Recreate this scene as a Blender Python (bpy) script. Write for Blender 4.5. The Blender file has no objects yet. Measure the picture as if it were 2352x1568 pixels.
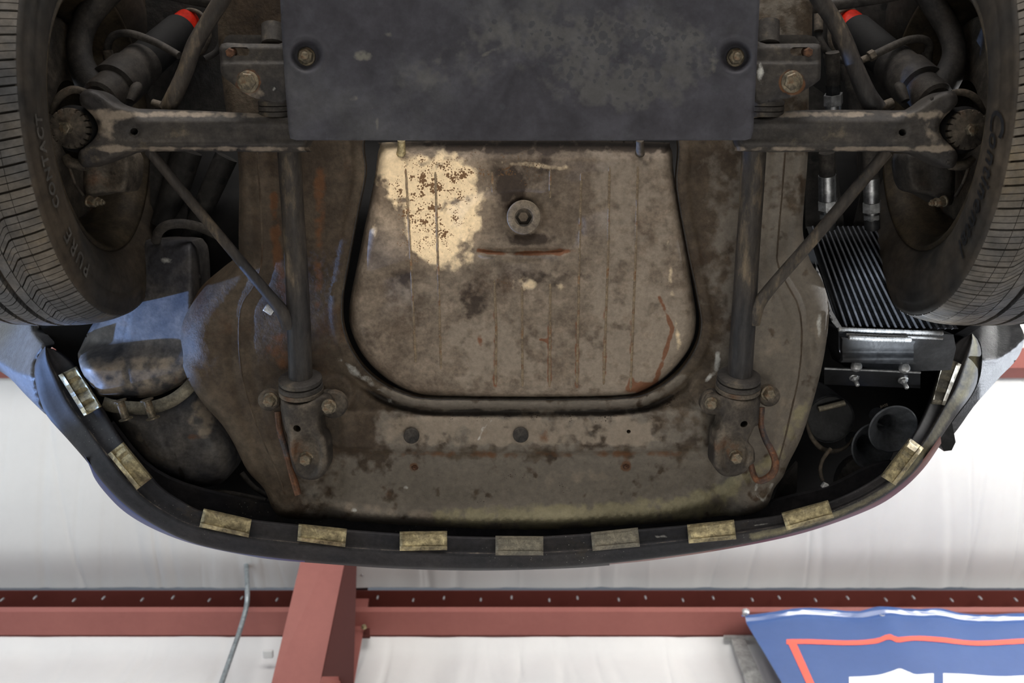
import bpy, bmesh, math, random
import numpy as np
from mathutils import Vector, Matrix
from mathutils.geometry import delaunay_2d_cdt
random.seed(7); rng = np.random.RandomState(7)
S = bpy.context.scene
COL = S.collection

# ---------------------------------------------------------------- camera, world, lights, exposure
W_, H_, F_ = 2352, 1568, 2060.0          # reference frame and focal length in pixels
TH = math.radians(11.6)                  # the view leans 11.6 degrees from the zenith towards the wall
Z0 = 0.75                                # eye height above the floor
CT, ST = math.cos(TH), math.sin(TH)
cam_d = bpy.data.cameras.new('camera'); cam = bpy.data.objects.new('camera', cam_d); COL.objects.link(cam)
cam_d.sensor_width = 36; cam_d.lens = 36 * F_ / W_
cam.matrix_world = Matrix(((1, 0, 0, 0), (0, -CT, -ST, 0), (0, ST, -CT, Z0), (0, 0, 0, 1)))
cam_d.clip_start = 0.02
cam_d.dof.use_dof = True; cam_d.dof.focus_distance = 1.40; cam_d.dof.aperture_fstop = 5.6
S.camera = cam
w = bpy.data.worlds.new('world'); S.world = w; w.use_nodes = True
w.node_tree.nodes['Background'].inputs[0].default_value = (0.75, 0.85, 1.0, 1)
w.node_tree.nodes['Background'].inputs[1].default_value = 0.12
S.view_settings.view_transform = 'Standard'; S.view_settings.look = 'None'
S.view_settings.exposure = 0.3; S.view_settings.gamma = 1.0; S.view_settings.use_curve_mapping = False

def area(name, loc, target, sx, sy, power, color, spread=180):
    d = bpy.data.lights.new(name, 'AREA'); d.shape = 'RECTANGLE'; d.size = sx; d.size_y = sy
    d.energy = power; d.color = color; d.spread = math.radians(spread)
    o = bpy.data.objects.new(name, d); COL.objects.link(o); o.location = loc
    o.rotation_euler = (Vector(target) - Vector(loc)).to_track_quat('-Z', 'Y').to_euler()
    return o
# added unseen area lights: fill from sides, behind and floor, and on the wall
area('fill_light', (-4.2, 0.0, 1.4), (0, 0.2, 1.5), 4.5, 2.6, 60, (0.80, 0.90, 1.0))
area('fill_light', (4.2, -1.6, 1.4), (0, 0.2, 1.5), 3.5, 2.6, 14, (0.95, 0.97, 1.0))
area('fill_light', (0.0, -5.6, 1.3), (0, 0, 1.3), 5.5, 2.6, 270, (1.0, 0.95, 0.90))
area('floor_fill', (0.25, 0.75, 0.06), (0.1, 0.35, 2.0), 1.0, 0.7, 9, (1.0, 0.96, 0.88))
area('wall_fill', (2.3, 0.0, 3.0), (1.2, 1.7, 2.9), 1.2, 0.3, 34, (1.0, 0.98, 0.95))
area('wall_fill', (-2.3, 0.0, 3.0), (-1.2, 1.7, 2.8), 1.2, 0.3, 6, (0.84, 0.92, 1.0))
def P_(px, py, z):
    a = (px - W_ / 2) / F_; b = (py - H_ / 2) / F_; t = z / (CT - b * ST)
    return (a * t, (ST + b * CT) * t, z + Z0)
def spot(name, loc, target, power, color, angle, blend, rad):
    d = bpy.data.lights.new(name, 'SPOT'); d.energy = power; d.color = color
    d.spot_size = math.radians(angle); d.spot_blend = blend; d.shadow_soft_size = rad
    o = bpy.data.objects.new(name, d); COL.objects.link(o); o.location = loc
    o.rotation_euler = (Vector(target) - Vector(loc)).to_track_quat('-Z', 'Y').to_euler()
    return o

# low daylight reaching in through the wheel arch openings from both sides
spot('side_light', (-3.0, 1.05, Z0 + 1.31), (-0.60, 0.17, Z0 + 1.53), 500, (0.27, 0.47, 1.0), 11, .3, .02)
spot('side_light', (3.0, 1.00, Z0 + 1.40), (0.70, 0.22, Z0 + 1.60), 500, (0.86, 0.92, 1.0), 10.5, .35, .02)
# added low spots: warm beam on the tank, cool one on the oil cooler
spot('beam_fill', (0.56, 0.62, 0.10), tuple(P_(2035, 728, 1.44)), 620, (0.84, 0.92, 1.0), 4.0, .5, .02)
spot('beam_fill', (0.25, 0.95, 0.12), tuple(P_(985, 455, 1.392)), 75, (1.0, 0.90, 0.74), 5.6, .45, .02)

# ---------------------------------------------------------------- geometry helpers
def P(px, py, z):
    """point(s) at height z above the lens that photograph pixel (px,py) looks at"""
    px = np.asarray(px, float); py = np.asarray(py, float); z = np.asarray(z, float)
    a = (px - W_ / 2) / F_; b = (py - H_ / 2) / F_
    dz = CT - b * ST; dy = ST + b * CT
    t = z / dz
    return np.stack([a * t, dy * t, z + Z0 + 0 * a * b], -1)
def WP(px, py, Y):
    """point on the vertical plane y=Y"""
    px = np.asarray(px, float); py = np.asarray(py, float)
    a = (px - W_ / 2) / F_; b = (py - H_ / 2) / F_
    t = Y / (ST + b * CT)
    return np.stack([a * t, Y + 0 * a, (CT - b * ST) * t + Z0], -1)
def mpp(px, py, z):
    return float(np.linalg.norm(P(px + 1, py, z) - P(px, py, z)))
def inside(px, py, poly):
    poly = np.asarray(poly, float); r = np.zeros(len(px), bool)
    x0, y0 = poly[:, 0], poly[:, 1]; x1, y1 = np.roll(x0, -1), np.roll(y0, -1)
    for a, b, c, d in zip(x0, y0, x1, y1):
        if b == d: continue
        m = (b > py) != (d > py)
        r ^= m & (px < (c - a) * (py - b) / (d - b) + a)
    return r
def dist(px, py, line, closed=False):
    line = np.asarray(line, float)
    a = line; b = np.roll(line, -1, 0)
    if not closed: a, b = line[:-1], line[1:]
    out = np.full(len(px), 1e9)
    for (x0, y0), (x1, y1) in zip(a, b):
        dx, dy = x1 - x0, y1 - y0; L = dx * dx + dy * dy + 1e-9
        t = np.clip(((px - x0) * dx + (py - y0) * dy) / L, 0, 1)
        out = np.minimum(out, np.hypot(px - x0 - t * dx, py - y0 - t * dy))
    return out
def sm(a, b, x):
    t = np.clip((x - a) / (b - a), 0, 1); return t * t * (3 - 2 * t)
def bell(d, s): return np.exp(-(d / s) ** 2)
def vnoise(px, py, s, seed):
    r = np.random.RandomState(seed).rand(64, 64) * 2 - 1
    x = px / s + 1000; y = py / s + 1000; i = np.floor(x).astype(int); j = np.floor(y).astype(int); u = x - i; v = y - j
    u = u * u * (3 - 2 * u); v = v * v * (3 - 2 * v); i0, i1, j0, j1 = i % 64, (i + 1) % 64, j % 64, (j + 1) % 64
    return (r[i0, j0] * (1 - u) + r[i1, j0] * u) * (1 - v) + (r[i0, j1] * (1 - u) + r[i1, j1] * u) * v
def fbm(px, py, s, seed):
    return vnoise(px, py, s, seed) * .55 + vnoise(px, py, s * .47, seed + 1) * .3 + vnoise(px, py, s * .21, seed + 2) * .2
def roll(d, r, h):
    u = np.clip(1 - d / r, 0, 1); return h * (1 - np.sqrt(np.clip(1 - u * u, 0, 1)))
def curve(pts, n=8, closed=False):
    p = np.asarray(pts, float); N = len(p); out = []
    rngi = range(N) if closed else range(N - 1)
    for i in rngi:
        if closed: a, b, c, d = p[(i - 1) % N], p[i], p[(i + 1) % N], p[(i + 2) % N]
        else: a, b, c, d = p[max(i - 1, 0)], p[i], p[i + 1], p[min(i + 2, N - 1)]
        for k in range(n):
            t = k / n
            out.append(0.5 * ((2 * b) + (-a + c) * t + (2 * a - 5 * b + 4 * c - d) * t * t + (-a + 3 * b - 3 * c + d) * t ** 3))
    if not closed: out.append(p[-1])
    return np.array(out)
def resample(p, step, closed=True):
    p = np.asarray(p, float)
    q = np.vstack([p, p[:1]]) if closed else p
    out = []
    for a, b in zip(q[:-1], q[1:]):
        n = max(1, int(round(np.linalg.norm(b - a) / step)))
        for k in range(n): out.append(a + (b - a) * k / n)
    if not closed: out.append(q[-1])
    out = np.array(out); keep = [0]
    for i in range(1, len(out)):
        if np.linalg.norm(out[i] - out[keep[-1]]) > step * .35: keep.append(i)
    return out[keep]

WL = {}
def empty(name, loc, parent=None, label=None, cat=None, group=None, kind=None):
    o = bpy.data.objects.new(name, None); COL.objects.link(o); o.empty_display_size = .05
    pw = WL[parent.name] if parent else np.zeros(3)
    o.location = tuple(np.array(loc, float) - pw); WL[o.name] = np.array(loc, float)
    if parent: o.parent = parent
    return tag(o, label, cat, group, kind)
def tag(o, label=None, cat=None, group=None, kind=None):
    if label: o['label'] = label
    if cat: o['category'] = cat
    if group: o['group'] = group
    if kind: o['kind'] = kind
    return o
def mk(name, V, F, mat, parent=None, smooth=True, attrs=None, label=None, cat=None, group=None, kind=None):
    V = np.asarray(V, float)
    c = (V.min(0) + V.max(0)) / 2
    me = bpy.data.meshes.new(name)
    me.from_pydata((V - c).tolist(), [], [tuple(int(i) for i in f) for f in F]); me.update()
    if isinstance(smooth, bool):
        me.polygons.foreach_set('use_smooth', [smooth] * len(me.polygons))
    if attrs:
        for k, v in attrs.items():
            at = me.attributes.new(k, 'FLOAT', 'POINT'); v = np.asarray(v, np.float32)
            if len(v) < len(V): v = np.concatenate([v, np.zeros(len(V) - len(v), np.float32)])
            at.data.foreach_set('value', v)
    me.materials.append(mat)
    o = bpy.data.objects.new(name, me); COL.objects.link(o)
    pw = WL[parent.name] if parent else np.zeros(3)
    o.location = tuple(c - pw); WL[o.name] = c
    if parent: o.parent = parent
    return tag(o, label, cat, group, kind)

def sheet(name, outline, zf, mat, parent=None, holes=(), step=7, thick=.003, attrs=None, smooth_out=0, plane=None, jitter=.25, **kw):
    if smooth_out: outline = curve(outline, smooth_out, True)
    ol = resample(outline, step); hs = [resample(h, step * .8) for h in holes]
    x0, y0 = ol.min(0); x1, y1 = ol.max(0)
    gx, gy = np.meshgrid(np.arange(x0, x1, step), np.arange(y0, y1, step * .87))
    gx = gx + (np.arange(gx.shape[0])[:, None] % 2) * step * .5
    gx, gy = gx.ravel(), gy.ravel()
    gx = gx + rng.uniform(-jitter, jitter, len(gx)) * step * .5; gy = gy + rng.uniform(-jitter, jitter, len(gy)) * step * .5
    ok = inside(gx, gy, ol) & (dist(gx, gy, ol, True) > step * .45)
    for h in hs: ok &= ~inside(gx, gy, h) & (dist(gx, gy, h, True) > step * .4)
    gx, gy = gx[ok], gy[ok]
    pts = [tuple(p) for p in ol]; edges = [(i, (i + 1) % len(ol)) for i in range(len(ol))]
    for h in hs:
        n = len(pts); pts += [tuple(p) for p in h]; edges += [(n + i, n + (i + 1) % len(h)) for i in range(len(h))]
    pts += list(zip(gx, gy))
    r = delaunay_2d_cdt([Vector(p) for p in pts], edges, [], 0, 1e-4)
    v = np.array([tuple(a) for a in r[0]]); f = np.array([tuple(t) for t in r[2] if len(t) == 3])
    c = v[f].mean(1); k = inside(c[:, 0], c[:, 1], ol)
    for h in hs: k &= ~inside(c[:, 0], c[:, 1], h)
    f = f[k]
    used = np.unique(f); mp = -np.ones(len(v), int); mp[used] = np.arange(len(used)); v = v[used]; f = mp[f]
    px, py = v[:, 0], v[:, 1]
    z = zf(px, py) if callable(zf) else np.full(len(px), float(zf))
    V = P(px, py, z) if plane is None else plane(px, py, z)
    a, b, cc = V[f[0, 0]], V[f[0, 1]], V[f[0, 2]]
    n = np.cross(V[f[:, 1]] - V[f[:, 0]], V[f[:, 2]] - V[f[:, 0]]).sum(0)
    view = V.mean(0) - np.array([0, 0, Z0])
    if n @ view > 0: f = f[:, ::-1]
    F = [tuple(t) for t in f]
    A = {q: fn(px, py) for q, fn in attrs.items()} if attrs else None
    if A:
        for n_i, q in enumerate(sorted(A)): A[q] = np.clip(A[q] * (1 + .75 * fbm(px, py, 42, 20 + n_i * 5) + .55 * fbm(px, py, 14, 60 + n_i * 5)), 0, 1.2)
    if thick:
        cnt = {}
        for t in f:
            for i in range(3):
                e = (int(t[i]), int(t[(i + 1) % 3])); cnt[e] = 1
        be = [e for e in cnt if (e[1], e[0]) not in cnt]
        idx = {}
        add = []
        up = np.array([0, 0, 1.0]) if plane is None else np.array([0, 1.0, 0])
        for e in be:
            for i in e:
                if i not in idx:
                    idx[i] = len(V) + len(add); add += [V[i], V[i] + up * thick]
        V = np.vstack([V, add])
        for a_, b_ in be:
            F.append((idx[b_], idx[a_], idx[a_] + 1, idx[b_] + 1))
        if A:
            for q in A:
                ext = np.zeros(len(add)); 
                for i, j in idx.items(): ext[j - len(px)] = A[q][i]; ext[j - len(px) + 1] = A[q][i]
                A[q] = np.concatenate([A[q], ext])
    return mk(name, V, F, mat, parent, attrs=A, **kw)

def tube(name, pts, rad, mat, parent=None, seg=14, n=6, caps=True, interp=True, flat=False, wob=0, **kw):
    pts = np.asarray(pts, float)
    rad = np.full(len(pts), rad, float) if np.isscalar(rad) else np.asarray(rad, float)
    if interp and len(pts) > 2:
        q = curve(np.hstack([pts, rad[:, None]]), n); pts, rad = q[:, :3], np.abs(q[:, 3])
    N = len(pts); T = np.gradient(pts, axis=0); T /= np.linalg.norm(T, axis=1)[:, None] + 1e-12
    u = np.cross(T[0], [0.01, 0.02, 1.0]); 
    if np.linalg.norm(u) < .05: u = np.cross(T[0], [1, 0.1, 0])
    u /= np.linalg.norm(u); V = []; F = []
    for i in range(N):
        u = u - T[i] * (u @ T[i]); u /= np.linalg.norm(u); w_ = np.cross(T[i], u)
        for k in range(seg):
            a = 2 * math.pi * k / seg
            r = rad[i] * (1 + (wob * math.sin(i * 1.7 + k * 2.1) if wob else 0))
            V.append(pts[i] + r * (math.cos(a) * u + math.sin(a) * w_))
    for i in range(N - 1):
        for k in range(seg):
            F.append((i * seg + k, i * seg + (k + 1) % seg, (i + 1) * seg + (k + 1) % seg, (i + 1) * seg + k))
    if caps:
        b = len(V); V += V[:seg] + V[(N - 1) * seg:N * seg]
        F.append(tuple(range(b, b + seg))[::-1]); F.append(tuple(range(b + seg, b + 2 * seg)))
    return mk(name, V, F, mat, parent, smooth=not flat, **kw)
def ptube(name, pp, rpx, mat, parent=None, **kw):
    """tube from (px,py,z) points, radius in photograph pixels"""
    pp = np.asarray(pp, float)
    R = np.full(len(pp), rpx, float) if np.isscalar(rpx) else np.asarray(rpx, float)
    return tube(name, P(pp[:, 0], pp[:, 1], pp[:, 2]), [r * mpp(a, b, c) for r, (a, b, c) in zip(R, pp)], mat, parent, **kw)
def lathe(name, prof, o, ax, mat, parent=None, seg=32, flat=False, sx=1.0, ang=0.0, cap=True, **kw):
    """prof: (distance along axis, radius)"""
    o = np.asarray(o, float); ax = np.asarray(ax, float); ax /= np.linalg.norm(ax)
    u = np.cross(ax, [0, 0, 1.0]) if abs(ax[2]) < .9 else np.cross(ax, [0, 1.0, 0])
    u /= np.linalg.norm(u); v = np.cross(ax, u); V = []; F = []
    for t, r in prof:
        for k in range(seg):
            a = 2 * math.pi * k / seg + ang
            V.append(o + ax * t + r * (math.cos(a) * u + math.sin(a) * v))
    for i in range(len(prof) - 1):
        for k in range(seg):
            F.append((i * seg + k, i * seg + (k + 1) % seg, (i + 1) * seg + (k + 1) % seg, (i + 1) * seg + k)[::-1])
    if cap and prof[0][1] > 1e-6: F.append(tuple(range(seg)))
    if cap and prof[-1][1] > 1e-6:
        b = (len(prof) - 1) * seg; F.append(tuple(range(b, b + seg))[::-1])
    ob = mk(name, V, F, mat, parent, smooth=not flat, **kw)
    if not flat:
        try: ob.data.set_sharp_from_angle(angle=math.radians(38))
        except Exception: pass
    return ob
def join(name, objs, parent=None, **kw):
    """join helper meshes into one part (data only)"""
    V = []; F = []; n = 0; sms = []
    mats = [objs[0].data.materials[0]]
    for o in objs:
        c = WL[o.name]; me = o.data
        V += [np.array(v.co) + c for v in me.vertices]
        for p in me.polygons: F.append(tuple(i + n for i in p.vertices)); sms.append(p.use_smooth)
        n += len(me.vertices)
    ob = mk(name, V, F, mats[0], parent, **kw)
    ob.data.polygons.foreach_set('use_smooth', sms)
    for o in objs:
        WL.pop(o.name, None); bpy.data.objects.remove(o)
    return ob
def bolt(px, py, z, r, mat, parent, ax=(0, 0, -1), h=.55, washer=1.35, stud=0, name='bolt', ang=None, **kw):
    m = mpp(px, py, z); R = r * m; o = P(px, py, z); ax = np.array(ax, float); ax /= np.linalg.norm(ax)
    H = R * 2 * h; ang = random.random() if ang is None else ang
    parts = [lathe('t', [(0, R), (H * .82, R), (H, R * .86), (H + R * .03, R * .6)], o, ax, mat, seg=6, flat=True, ang=ang)]
    if washer: parts.append(lathe('t', [(-.002, R * washer), (R * .12, R * washer), (R * .2, R * washer * .93)], o, ax, mat, seg=24))
    if stud: parts.append(lathe('t', [(0, R * .52), (H + R * stud, R * .52), (H + R * (stud + .12), R * .4)], o, ax, mat, seg=14))
    return join(name, parts, parent, **kw)
def box(name, c, s, mat, parent=None, bev=0.0, rot=None, **kw):
    bm = bmesh.new(); bmesh.ops.create_cube(bm, size=1)
    bmesh.ops.scale(bm, vec=s, verts=bm.verts)
    if bev: bmesh.ops.bevel(bm, geom=bm.edges[:], offset=bev, segments=2, affect='EDGES', profile=.5)
    if rot is not None: bmesh.ops.transform(bm, matrix=rot, verts=bm.verts)
    bm.verts.ensure_lookup_table()
    V = [np.array(v.co) + np.array(c) for v in bm.verts]; F = [[v.index for v in f.verts] for f in bm.faces]
    bm.free(); return mk(name, V, F, mat, parent, smooth=False, **kw)
def hexa(name, q, off, mat, parent=None, **kw):
    """solid from a quad of world points pushed by vector off"""
    q = np.asarray(q, float); V = np.vstack([q, q + np.asarray(off, float)])
    F = [(0, 1, 2, 3), (7, 6, 5, 4)] + [(i, i + 4, (i + 1) % 4 + 4, (i + 1) % 4) for i in range(4)]
    n = np.cross(q[1] - q[0], q[2] - q[0])
    if n @ np.asarray(off, float) > 0: F = [f[::-1] for f in F]
    return mk(name, V, [f[::-1] for f in F] if False else F, mat, parent, smooth=False, **kw)
def grid_strip(name, rows, mat, parent=None, smooth=True, flip=None, **kw):
    """rows: list of equally long point rows"""
    rows = np.asarray(rows, float); n, m = rows.shape[:2]
    V = rows.reshape(-1, 3); F = [(i * m + j, i * m + j + 1, (i + 1) * m + j + 1, (i + 1) * m + j) for i in range(n - 1) for j in range(m - 1)]
    return mk(name, V, F, mat, parent, smooth=smooth, **kw)

# ---------------------------------------------------------------- materials
def lin(c):
    return tuple(((x / 255) / 12.92 if x / 255 <= .04045 else ((x / 255 + .055) / 1.055) ** 2.4) for x in c) + (1,)
def grime(name, c1, c2, scale=9, c3=None, s3=.5, rough=(.55, .85), metal=0.0, bump=.25, bscale=220, speck=None, layers=(), stretch=None, coat=0, contrast=(.40, .62), var=(.68, 1.3), spec=.22, pitc=None):
    m = bpy.data.materials.new(name); m.use_nodes = True; nt = m.node_tree; N = nt.nodes; L = nt.links
    b = N['Principled BSDF']
    tc = N.new('ShaderNodeTexCoord'); src = tc.outputs['Object']
    if stretch:
        mpn = N.new('ShaderNodeMapping'); mpn.inputs['Scale'].default_value = stretch; L.new(src, mpn.inputs[0]); src = mpn.outputs[0]
    def noise(sc, det=6, rgh=.6):
        n = N.new('ShaderNodeTexNoise'); n.inputs['Scale'].default_value = sc; n.inputs['Detail'].default_value = det
        n.inputs['Roughness'].default_value = rgh; L.new(src, n.inputs['Vector']); return n.outputs[0]
    def ramp(f, a, bb):
        r = N.new('ShaderNodeMapRange'); r.inputs[1].default_value = a; r.inputs[2].default_value = bb; r.clamp = True
        L.new(f, r.inputs[0]); return r.outputs[0]
    def mix(f, a, bb, mode='MIX'):
        x = N.new('ShaderNodeMix'); x.data_type = 'RGBA'; x.blend_type = mode
        for s, v in ((x.inputs[0], f), (x.inputs[6], a), (x.inputs[7], bb)):
            if hasattr(v, 'links'): L.new(v, s)
            else: s.default_value = v
        return x.outputs[2]
    n1 = noise(scale, 8, .62); nf = noise(scale * 14, 5, .7)
    col = mix(ramp(n1, *contrast), lin(c1), lin(c2))
    if c3:
        n2 = noise(scale * .6 + 1.3, 9, .7); col = mix(ramp(n2, s3, s3 + .12), col, lin(c3))
    gr = ramp(nf, .3, .7)
    g = N.new('ShaderNodeMapRange'); g.inputs[3].default_value = var[0]; g.inputs[4].default_value = var[1]; L.new(gr, g.inputs[0])
    if var[0] < .9:
        g2_ = N.new('ShaderNodeMapRange'); g2_.inputs[1].default_value = .36; g2_.inputs[2].default_value = .64; g2_.inputs[3].default_value = .74; g2_.inputs[4].default_value = 1.22
        L.new(noise(scale * 4.2, 9, .68), g2_.inputs[0])
        gm = N.new('ShaderNodeMath'); gm.operation = 'MULTIPLY'; L.new(g.outputs[0], gm.inputs[0]); L.new(g2_.outputs[0], gm.inputs[1]); g = gm
    cb = N.new('ShaderNodeCombineColor'); [L.new(g.outputs[0], cb.inputs[i]) for i in range(3)]
    col = mix(1.0, col, cb.outputs[0], 'MULTIPLY')
    nb = noise(scale * 5, 10, .75)
    if speck:
        vo = N.new('ShaderNodeTexVoronoi'); vo.inputs['Scale'].default_value = speck[1]; L.new(src, vo.inputs['Vector'])
        th = ramp(vo.outputs['Distance'], speck[2] + .06, speck[2]); nn = ramp(noise(scale * .8, 3), speck[3], speck[3] + .1)
        mm = N.new('ShaderNodeMath'); mm.operation = 'MULTIPLY'; L.new(th, mm.inputs[0]); L.new(nn, mm.inputs[1])
        col = mix(mm.outputs[0], col, lin(speck[0]))
    layers = list(layers)
    def pits(col):
        vo = N.new('ShaderNodeTexVoronoi'); vo.inputs['Scale'].default_value = pitc[1]; L.new(src, vo.inputs['Vector'])
        at = N.new('ShaderNodeAttribute'); at.attribute_name = 'pit'
        th = N.new('ShaderNodeMath'); th.operation = 'MULTIPLY'; L.new(at.outputs['Fac'], th.inputs[0]); th.inputs[1].default_value = pitc[2]
        nn = N.new('ShaderNodeMath'); nn.operation = 'MULTIPLY'; L.new(th.outputs[0], nn.inputs[0]); L.new(ramp(noise(scale * 6, 4), .35, .65), nn.inputs[1])
        sb = N.new('ShaderNodeMath'); sb.operation = 'SUBTRACT'; L.new(nn.outputs[0], sb.inputs[0]); L.new(vo.outputs['Distance'], sb.inputs[1])
        ml = N.new('ShaderNodeMath'); ml.operation = 'MULTIPLY'; ml.inputs[1].default_value = 9; ml.use_clamp = True; L.new(sb.outputs[0], ml.inputs[0])
        return mix(ml.outputs[0], col, lin(pitc[0]))
    for nm, c, amt in layers:
        at = N.new('ShaderNodeAttribute'); at.attribute_name = nm
        # break the mask's edge with noise:  clamp((a*amt - noise)*k)
        m1 = N.new('ShaderNodeMath'); m1.operation = 'MULTIPLY'; m1.inputs[1].default_value = 1.35; L.new(at.outputs['Fac'], m1.inputs[0])
        m2 = N.new('ShaderNodeMath'); m2.operation = 'SUBTRACT'; L.new(m1.outputs[0], m2.inputs[0]); L.new(nb, m2.inputs[1])
        m3 = N.new('ShaderNodeMath'); m3.operation = 'MULTIPLY'; m3.inputs[1].default_value = 2.6; m3.use_clamp = True; L.new(m2.outputs[0], m3.inputs[0])
        m4 = N.new('ShaderNodeMath'); m4.operation = 'MULTIPLY'; m4.inputs[1].default_value = amt; L.new(m3.outputs[0], m4.inputs[0])
        cc = mix(gr, tuple(x * .8 for x in lin(c)[:3]) + (1,), tuple(min(1, x * 1.15) for x in lin(c)[:3]) + (1,))
        col = mix(m4.outputs[0], col, cc)
    if pitc: col = pits(col)
    L.new(col, b.inputs['Base Color'])
    rr = N.new('ShaderNodeMapRange'); rr.inputs[3].default_value = rough[0]; rr.inputs[4].default_value = rough[1]; L.new(n1, rr.inputs[0]); L.new(rr.outputs[0], b.inputs['Roughness'])
    b.inputs['Metallic'].default_value = metal; b.inputs['Specular IOR Level'].default_value = spec
    if coat: b.inputs['Coat Weight'].default_value = coat; b.inputs['Coat Roughness'].default_value = .08
    if bump:
        bp = N.new('ShaderNodeBump'); bp.inputs['Strength'].default_value = bump; bp.inputs['Distance'].default_value = .0012
        n4 = noise(bscale, 4, .6)
        ad = N.new('ShaderNodeMath'); ad.operation = 'ADD'; L.new(n4, ad.inputs[0]); L.new(nb, ad.inputs[1]); L.new(ad.outputs[0], bp.inputs['Height'])
        L.new(bp.outputs[0], b.inputs['Normal'])
    return m
LAY = [('grey', (118, 111, 102), .8), ('pale', (140, 128, 114), .8), ('olive', (146, 139, 108), .65), ('rust', (100, 66, 40), .8), ('dark', (38, 34, 32), .85), ('white', (205, 205, 200), .8)]
M = {}
M['pan'] = grime('undercoated_steel', (66, 55, 44), (88, 78, 66), 6, c3=(70, 50, 34), s3=.55, pitc=((44, 34, 28), 240, .55), bump=.9, bscale=260, layers=LAY, rough=(.5, .75))
M['tank'] = grime('old_tank_steel', (110, 97, 84), (138, 125, 111), 9, c3=(92, 78, 66), s3=.55, bump=.35, bscale=500, rough=(.5, .8), pitc=((104, 78, 54), 330, .95),
                  layers=[('grey', (150, 138, 124), .7), ('dark', (52, 42, 36), .85), ('cream', (228, 206, 172), .97), ('rust', (116, 72, 46), .85)])
M['plug'] = grime('plug_steel', (112, 101, 88), (132, 120, 104), 30, bump=.2, rough=(.4, .6))
M['tray'] = grime('painted_plate', (60, 59, 65), (66, 66, 72), 4, c3=(74, 74, 77), s3=.52, var=(.82, 1.15), bump=.12, bscale=300, rough=(.45, .6),
                  layers=[('pale', (90, 89, 87), .6), ('olive', (128, 125, 114), .6), ('dark', (62, 63, 68), .75)])
M['arm'] = grime('grimy_black_steel', (48, 46, 46), (62, 58, 54), 12, c3=(104, 94, 78), s3=.6, bump=.3, bscale=350, rough=(.4, .65), layers=LAY)
M['tube'] = grime('worn_black_tube', (46, 45, 46), (66, 60, 54), 9, c3=(116, 102, 82), s3=.56, bump=.3, bscale=350, rough=(.4, .65), stretch=(1.6, .45, 1.6))
M['cast'] = grime('cast_steel', (56, 51, 46), (90, 82, 72), 18, c3=(84, 62, 46), s3=.58, bump=.4, bscale=400, rough=(.5, .8), layers=LAY)
M['bolt'] = grime('dirty_bolt', (84, 78, 68), (122, 112, 94), 60, c3=(92, 66, 48), s3=.55, bump=.2, rough=(.35, .6), metal=.4)
M['rustbolt'] = grime('rusty_bolt', (70, 50, 40), (94, 67, 50), 60, bump=.3, rough=(.6, .9))
M['rustpipe'] = grime('rusty_pipe', (84, 62, 48), (128, 82, 54), 24, c3=(66, 62, 62), s3=.46, bump=.3, rough=(.35, .6), metal=.3)
M['castshade'] = grime('shaded_cast_steel', (40, 38, 37), (54, 50, 46), 16, c3=(62, 46, 40), s3=.62, bump=.4, bscale=400, rough=(.5, .8))  # darker copy of the cast steel, shade round the struts put in
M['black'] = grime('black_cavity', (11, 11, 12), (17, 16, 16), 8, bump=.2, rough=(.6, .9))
M['arch'] = grime('underseal', (30, 29, 29), (42, 40, 38), 9, bump=.6, bscale=160, rough=(.5, .8), speck=((24, 24, 24), 30, .18, .35))
M['rubber'] = grime('tyre_rubber', (72, 72, 73), (96, 89, 80), 6, c3=(112, 98, 76), s3=.6, bump=.12, bscale=500, rough=(.5, .7))
M['sidewall'] = grime('tyre_sidewall', (46, 44, 42), (64, 56, 47), 5, bump=.1, bscale=500, rough=(.55, .75))
M['letter'] = grime('tyre_letter', (24, 25, 27), (30, 30, 32), 5, bump=.05, rough=(.5, .6))
M['lettergrey'] = grime('tyre_letter_grey', (70, 68, 65), (76, 73, 69), 5, bump=.05, rough=(.5, .6))
M['hose'] = grime('hose_rubber', (44, 42, 41), (66, 62, 58), 20, bump=.2, rough=(.6, .8))
M['rim'] = grime('dusty_rim', (52, 46, 38), (74, 64, 50), 12, bump=.2, rough=(.4, .6), metal=.2)
M['bumper'] = grime('black_bumper', (34, 34, 38), (46, 44, 45), 7, c3=(64, 57, 46), s3=.6, bump=.15, bscale=300, rough=(.55, .75), layers=LAY, speck=((150, 148, 140), 150, .07, .55))
M['clip'] = grime('yellow_zinc', (108, 99, 78), (180, 167, 130), 22, c3=(84, 79, 70), s3=.54, bump=.15, rough=(.3, .5), metal=.55)
M['clipgrey'] = grime('dull_zinc', (104, 100, 90), (122, 116, 102), 26, bump=.15, rough=(.4, .6), metal=.4)
M['plastic'] = grime('grey_plastic', (58, 58, 62), (88, 84, 80), 9, c3=(84, 66, 50), s3=.6, bump=.15, bscale=200, rough=(.42, .6), layers=LAY)
M['flare'] = grime('textured_coating', (64, 66, 70), (76, 77, 80), 7, bump=.8, bscale=330, rough=(.35, .5))
M['flarebeige'] = grime('dusty_coating', (120, 106, 84), (140, 124, 98), 7, bump=.8, bscale=330, rough=(.5, .7))
M['navy'] = grime('navy_reflection', (12, 40, 100), (14, 46, 112), 5, var=(.98, 1.02), bump=0, rough=(.4, .45))  # blue sky reflection of the left bumper strip put into the colour
M['lens'] = grime('amber_red_strip', (84, 26, 22), (98, 44, 26), 5, var=(.98, 1.02), bump=0, rough=(.4, .45))  # red and amber colour of the strip along the right bumper edge
M['red'] = grime('red_damper_paint', (150, 26, 14), (160, 32, 18), 5, bump=.02, rough=(.2, .3), coat=.3)
M['alu'] = grime('machined_aluminium', (150, 152, 156), (176, 178, 180), 14, bump=.1, rough=(.25, .4), metal=.9)
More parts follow.
